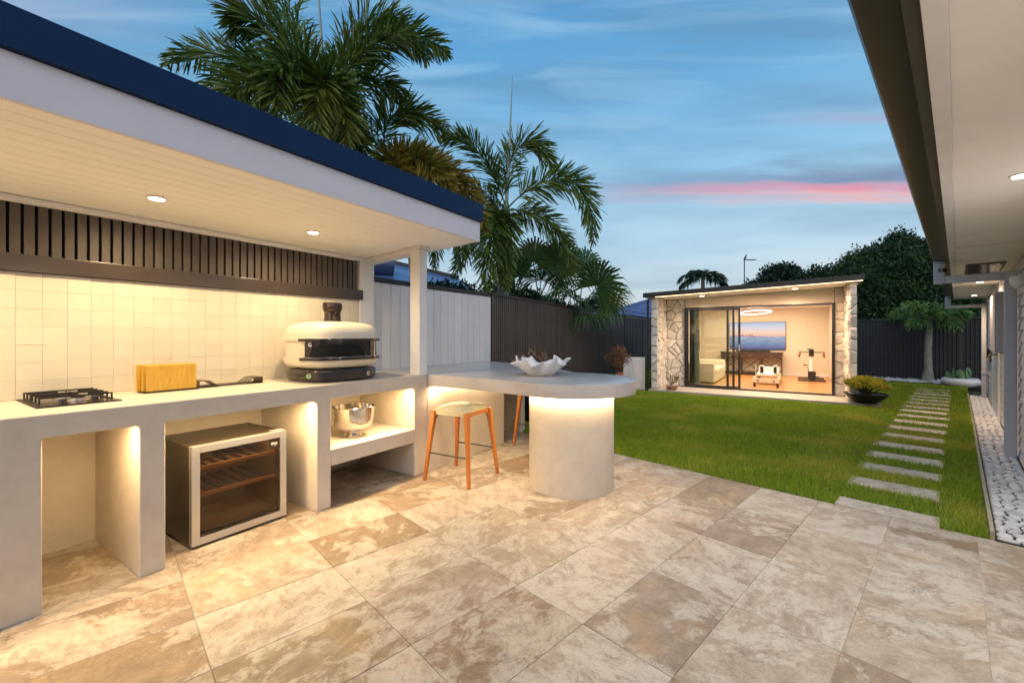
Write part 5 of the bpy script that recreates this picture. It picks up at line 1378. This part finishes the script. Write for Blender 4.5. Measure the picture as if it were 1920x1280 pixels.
# generic leaf cloud
def leaves(centers, nrm, size, asp, rg, jit=.9):
    n = len(centers); d = nrm * .6 + rg.normal(0, jit, (n, 3)); d /= np.linalg.norm(d, axis=1)[:, None] + 1e-9
    r = rg.normal(0, 1, (n, 3)); s = np.cross(d, r); s /= np.linalg.norm(s, axis=1)[:, None] + 1e-9
    L = (size * rg.uniform(.6, 1.25, n))[:, None]; w = L / asp
    V = np.zeros((n, 4, 3)); V[:, 0] = centers; V[:, 1] = centers + d * L * .5 + s * w * .5; V[:, 2] = centers + d * L; V[:, 3] = centers + d * L * .5 - s * w * .5
    return V.reshape(-1, 3), np.arange(n * 4).reshape(-1, 4)
def crown_pts(blobs, dens, rg, shell=.35, rough=.12):
    P = []; N_ = []
    for c, r in blobs:
        c = np.array(c, float); r = np.array(r if hasattr(r, '__len__') else (r, r, r), float); n = int(dens * (r[0] * r[1] + r[1] * r[2] + r[0] * r[2]) / 3)
        u = rg.normal(0, 1, (n, 3)); u /= np.linalg.norm(u, axis=1)[:, None]
        k = 1 - shell * rg.rand(n) ** 1.6 + rough * np.sin(u[:, 0] * 9 + c[0]) * np.sin(u[:, 2] * 8 + c[1]) * np.sin(u[:, 1] * 10)
        P.append(c + u * r * k[:, None]); N_.append(u)
    return np.concatenate(P), np.concatenate(N_)
def leafy_tree(name, base, blobs, label, mat, size, asp=2.2, dens=2500, clump=5, csz=None, trunk_r=.15, seed=1, cat='tree', group=None, trunks=1, shell=.35):
    rg = np.random.RandomState(seed); base = Vector(base); root = thing(name, base, label, cat, group)
    P, N_ = crown_pts(blobs, dens, rg, shell); n = len(P)
    P = np.repeat(P, clump, 0) + rg.normal(0, (csz or size * .45), (n * clump, 3)); N_ = np.repeat(N_, clump, 0)
    P[:, 2] = np.maximum(P[:, 2], base.z + .02)
    V, Fc = leaves(P, N_, size, asp, rg); np_obj('crown', V, Fc, mat, root)
    m = MB(); top = Vector(blobs[0][0])
    m.tube([base, base.lerp(top, .5) + Vector((.02, .03, 0)), top], [trunk_r, trunk_r * .75, trunk_r * .4], 8)
    for c, r in blobs[1:9]:
        st = base.lerp(top, .45); c = Vector(c); m.tube([st, st.lerp(c, .5) + Vector((0, 0, .05)), c], [trunk_r * .45, trunk_r * .3, trunk_r * .12], 6)
    m.build('trunk', bark, root, smooth=60); return root
# the big dark tree behind the far fence
def AB(px, py, d, r): return (tuple(at(px, py, d)), r)
big = [AB(1690, 550, 19, 1.55), AB(1618, 525, 18.5, (1.1, 1.2, .85)), AB(1660, 530, 18.5, 1.25), AB(1730, 525, 19, 1.4), AB(1590, 545, 18, (.85, 1.1, .75)), AB(1572, 530, 18, (.4, .6, .4)), AB(1620, 575, 17.6, 1.1), AB(1680, 590, 17.5, 1.2), AB(1750, 560, 18, 1.5), AB(1800, 540, 20, 1.6), AB(1840, 560, 20, 1.9), AB(1640, 495, 19, (1.1, 1, .5)), AB(1705, 480, 19.5, (1.1, 1, .45))]
rb_ = random.Random(12)
for i in range(46):
    c_, r0_ = big[rb_.randrange(len(big))]; r1_ = r0_ if isinstance(r0_, tuple) else (r0_,) * 3; a_ = rb_.uniform(0, 6.28); e_ = rb_.uniform(-.3, 1.4)
    d_ = (math.cos(a_) * math.cos(e_), math.sin(a_) * math.cos(e_), math.sin(e_)); q_ = rb_.uniform(.22, .42)
    big.append(((c_[0] + d_[0] * r1_[0] * .86, c_[1] + d_[1] * r1_[1] * .86, c_[2] + d_[2] * r1_[2] * .86), (q_, q_, q_ * .7)))
tb = at(1700, 640, 19); leafy_tree('bushy_tree', (tb.x, tb.y, 0), big, 'large dark green bushy tree behind the far fence, left of the house eaves', bush_g, .16, 2.4, 1100, 10, .17, .22, 3)
b1 = at(1466, 640, 24); leafy_tree('bushy_tree', (b1.x, b1.y, 0), [AB(1465, 518, 24, (.9, .8, .5)), AB(1448, 524, 24, (.5, .5, .3)), AB(1483, 522, 24, (.5, .5, .3)), AB(1470, 545, 24, (.9, .8, .6))], 'small dark tree top rising behind the middle of the guest house roof', dusk_g, .22, 2, 900, 7, .15, .12, 5)
b2 = at(1415, 640, 26); leafy_tree('bushy_tree', (b2.x, b2.y, 0), [AB(1413, 536, 26, (.45, .4, .22)), AB(1420, 548, 26, (.7, .5, .4))], 'tiny tree top just showing above the guest house roof beside the antenna', dusk_g, .2, 2, 900, 6, .12, .1, 6)
# shrubs behind the slat fence
leafy_tree('garden_shrub', (*at(1115, 600, 12.5).xy, 0), [AB(1118, 588, 12.5, (.55, .4, .45)), AB(1135, 592, 12.6, (.35, .3, .35)), AB(1095, 600, 12.4, (.5, .4, .5))], 'low dark shrub behind the fence below the fan palm leaves', bush_g, .07, 2, 9000, 3, .04, .04, 8, 'shrub', 'shrubs behind the slat fence')
leafy_tree('garden_shrub', (*at(840, 560, 8.6).xy, 0), [AB(830, 580, 8.6, (.5, .35, .55)), AB(870, 570, 8.8, (.45, .35, .40)), AB(960, 580, 9.0, (.8, .4, .45)), AB(1030, 600, 9.6, (.6, .4, .5))], 'dark hedge-like shrub behind the pale fence at the foot of the palms', bush_g, .09, 2.4, 6000, 3, .05, .05, 9, 'shrub', 'shrubs behind the slat fence')
# silhouette palm beyond the guest house
cs_ = at(1318, 524, 30); FR = []
root = thing('distant_palm', (cs_.x, cs_.y, 0), 'distant dark palm silhouette rising behind the guest house roof', 'palm tree')
MB().tube([Vector((cs_.x, cs_.y, 0)), cs_], [.2, .13], 8).build('trunk', bark, root)
for i, (ang, el, ln) in enumerate(((180, 25, 1.5), (165, 55, 1.3), (150, 5, 1.3), (10, 30, 1.5), (25, 8, 1.6), (0, 55, 1.2), (90, 80, 1.1), (-10, 5, 1.3), (200, 60, 1.2), (190, 0, 1.2), (60, 70, 1.1), (120, 40, 1.2))):
    d = Vector((math.cos(rad(ang)), math.sin(rad(ang)) * .6, 0)); e_ = rad(el)
    p1 = cs_ + (d * math.cos(e_) + Vector((0, 0, math.sin(e_)))) * ln * .6; p2 = cs_ + d * math.cos(e_) * ln + Vector((0, 0, math.sin(e_) * ln * .8)); p3 = p2 + d * .35 + Vector((0, 0, -.55))
    frond(root, [cs_, p1, p2, p3], L=.62, n=40, per=3, mat=dusk_g, seed=900 + i, plume=.2, width=.05, droop=.6)

# ------------------------------------------------------------------ potted plants
# golden juniper in a wide dark bowl
jb = K(9.50, -1.07, .0985); jp = thing('bonsai_bowl', jb, 'wide dark bowl planter of golden-green juniper beside the guest house step', 'planter')
jb = Vector(jb)
MB().lathe(jb, [(.10, 0), (.13, .004), (.20, .05), (.27, .115), (.305, .158), (.312, .170), (.300, .172), (.285, .150), (.0, .140)], 48, False).build('bowl', black_matt, jp, smooth=50)
MB().lathe((jb.x, jb.y, jb.z + .1405), [(.27, 0), (.27, .004)], 32).build('soil', soil, jp)
rg = np.random.RandomState(4); bl = []
for i in range(26):
    a = rg.uniform(0, 6.28); r = .25 * rg.rand() ** .6; bl.append(((jb.x + r * math.cos(a) * 1.05, jb.y + r * math.sin(a), jb.z + .30 + .10 * (1 - (r / .27) ** 2) + rg.uniform(-.03, .04)), (rg.uniform(.05, .09), rg.uniform(.05, .09), rg.uniform(.030, .05))))
P, N_ = crown_pts(bl, 60000, rg, .4); P = np.repeat(P, 3, 0) + rg.normal(0, .009, (len(P) * 3, 3)); N_ = np.repeat(N_, 3, 0); N_[:, 2] += .7
V, Fc = leaves(P, N_, .026, 2.6, rg, .7); np_obj('foliage', V, Fc, gold_leaf, jp)
m = MB()
for c, r in bl[:14]: m.tube([jb + Vector((0, 0, .14)), jb.lerp(Vector(c), .5) + Vector((0, 0, .06)), Vector(c)], [.016, .010, .004], 6)
m.build('branches', bark, jp)
# desert rose in a terracotta dish
db = K(9.60, 2.17, .0985); dp = thing('desert_rose', db, 'small bare-branched succulent in a shallow terracotta dish by the left stone wall', 'potted plant'); db = Vector(db)
MB().lathe(db, [(.085, 0), (.10, .01), (.118, .06), (.124, .068), (.112, .070), (.10, .05), (0, .048)], 32, False).build('dish', terra, dp, smooth=50)
m = MB(); rd = random.Random(6); tips = []
m.tube([db + Vector((0, 0, .045)), db + Vector((.005, 0, .10)), db + Vector((.0, 0, .17))], [.04, .032, .018], 10)
for i in range(9):
    a = rd.uniform(0, 6.28); p0 = db + Vector((0, 0, .10 + .05 * rd.random())); l1 = rd.uniform(.08, .14)
    p1 = p0 + Vector((math.cos(a) * l1, math.sin(a) * l1 * .7, rd.uniform(.03, .09))); p2 = p1 + Vector((math.cos(a) * .03, math.sin(a) * .03, rd.uniform(.07, .13))); m.tube([p0, p1, p2], [.014, .011, .007], 7); tips.append(p2)
    a2 = a + rd.choice([-1, 1]); p3 = p1 + Vector((math.cos(a2) * .05, math.sin(a2) * .05, .08)); m.tube([p1, p3], [.009, .006], 6); tips.append(p3)
m.build('stem', simple('succulent_stem', (.30, .25, .17), .7, var=.15), dp, smooth=60)
P = np.repeat(np.array([tuple(t) for t in tips]), 9, 0) + rg.normal(0, .008, (len(tips) * 9, 3)); V, Fc = leaves(P, np.tile([0, 0, 1.], (len(P), 1)), .035, 2.2, rg, .7)
np_obj('foliage', V, Fc, make_leaf('rose_leaf', (.10, .12, .04), (.22, .22, .08)), dp)
# dry reddish shrub in a pot beside the white planter
dbp = at(1166, 706, 8.7); dy = thing('dry_shrub', (dbp.x - .05, dbp.y, .03), 'round twiggy reddish-brown shrub in a terracotta pot before the charcoal fence', 'potted plant')
o_ = Vector((dbp.x - .05, dbp.y, .03))
MB().lathe(o_, [(.10, 0), (.13, .04), (.14, .22), (.09, .42), (.075, .47), (.085, .50), (.07, .50), (.06, .46), (0, .45)], 32, False).build('pot', terra, dy, smooth=45)
m = MB(); tw = []
for i in range(46):
    a = rd.uniform(0, 6.28); el = rd.uniform(.1, 1.5); r = rd.uniform(.22, .33); d = Vector((math.cos(a) * math.cos(el), math.sin(a) * math.cos(el), math.sin(el) * 1.0 - .1))
    st = o_ + Vector((0, 0, .46)); c = o_ + Vector((0, 0, .78)); e_ = c + d * r; e_.z = c.z + (d.z - .25) * r; mid = st.lerp(e_, .5) + Vector((rd.uniform(-.03, .03), rd.uniform(-.03, .03), .03)); m.tube([st, mid, e_], [.006, .004, .002], 4)
    for k in range(5): p = mid.lerp(e_, rd.random()); q_ = p + Vector((rd.uniform(-1, 1), rd.uniform(-1, 1), rd.uniform(-.3, 1))).normalized() * rd.uniform(.05, .09); m.tube([p, q_], [.003, .0015], 3); tw.append(q_)
    tw.append(e_)
m.build('branches', simple('red_twig', (.17, .085, .05), .7, var=.3), dy, kind='stuff')
P = np.repeat(np.array([tuple(t) for t in tw]), 9, 0) + rg.normal(0, .022, (len(tw) * 9, 3)); V, Fc = leaves(P, np.tile([0, 0, .6], (len(P), 1)), .036, 2.6, rg, 1.0); np_obj('foliage', V, Fc, red_leaf, dy)
# paddle-leaved copper plant behind the white bowl
kb = Vector((.29, 6.35, 0)); kp = thing('copper_plant', kb, 'bushy plant with pale copper paddle leaves showing just above the white bowl', 'potted plant')
MB().lathe(kb, [(.14, 0), (.16, .02), (.20, .44), (.215, .5), (.19, .5), (.17, .45), (0, .44)], 32, False).build('pot', black_matt, kp, smooth=45)
m = MB(); tips = []
for i in range(26):
    a = rd.uniform(0, 6.28); r = rd.uniform(.04, .27); st = kb + Vector((0, 0, .45)); e_ = kb + Vector((math.cos(a) * r, math.sin(a) * r, rd.uniform(.80, 1.07) - r * .35)); m.tube([st, st.lerp(e_, .6) + Vector((0, 0, .05)), e_], [.012, .009, .006], 5); tips += [e_, st.lerp(e_, .8) + Vector((0, 0, .02))]
m.build('stem', simple('copper_stem', (.16, .09, .06), .7), kp)
P = np.repeat(np.array([tuple(t) for t in tips]), 8, 0) + rg.normal(0, .010, (len(tips) * 8, 3)); V, Fc = leaves(P, np.tile([0, 0, .7], (len(P), 1)), .085, 2.3, rg, .8); np_obj('foliage', V, Fc, copper_leaf, kp)
# cactus bowl by the far fence
cb = Hf(14.9, .04, .045); cbt = thing('cactus_bowl', cb, 'low white round bowl planted with prickly pear pads near the far fence', 'planter'); cb = Vector(cb)
MB().lathe(cb, [(.20, 0), (.27, .02), (.335, .08), (.345, .13), (.325, .18), (.29, .205), (.26, .205), (.25, .18), (0, .17)], 40, False).build('bowl', stonewhite, cbt, smooth=60)
def pad(c, w, h, th, rz, tilt):
    Rz = Matrix.Rotation(rz, 3, 'Z') @ Matrix.Rotation(tilt, 3, 'X'); rgs = []
    for j in range(7):
        f = -1 + 2 * j / 6; k = math.sqrt(max(0.02, 1 - f * f)); rgs.append([c + Rz @ Vector((math.cos(q * math.pi / 8) * w * k, th * f * 1.0, h + math.sin(q * math.pi / 8) * h * k)) for q in range(16)])
    MB().loft(rgs).build('pad', cactus_g, cbt, smooth=60)
for i in range(19):
    a = rd.uniform(0, 6.28); r = .22 * math.sqrt(rd.random()); c = cb + Vector((r * math.cos(a), r * math.sin(a), .16 + (.10 if i > 11 else 0)))
    pad(c, rd.uniform(.05, .085), rd.uniform(.06, .10), .013, rd.uniform(-1.2, 1.2), rd.uniform(-.45, .45))
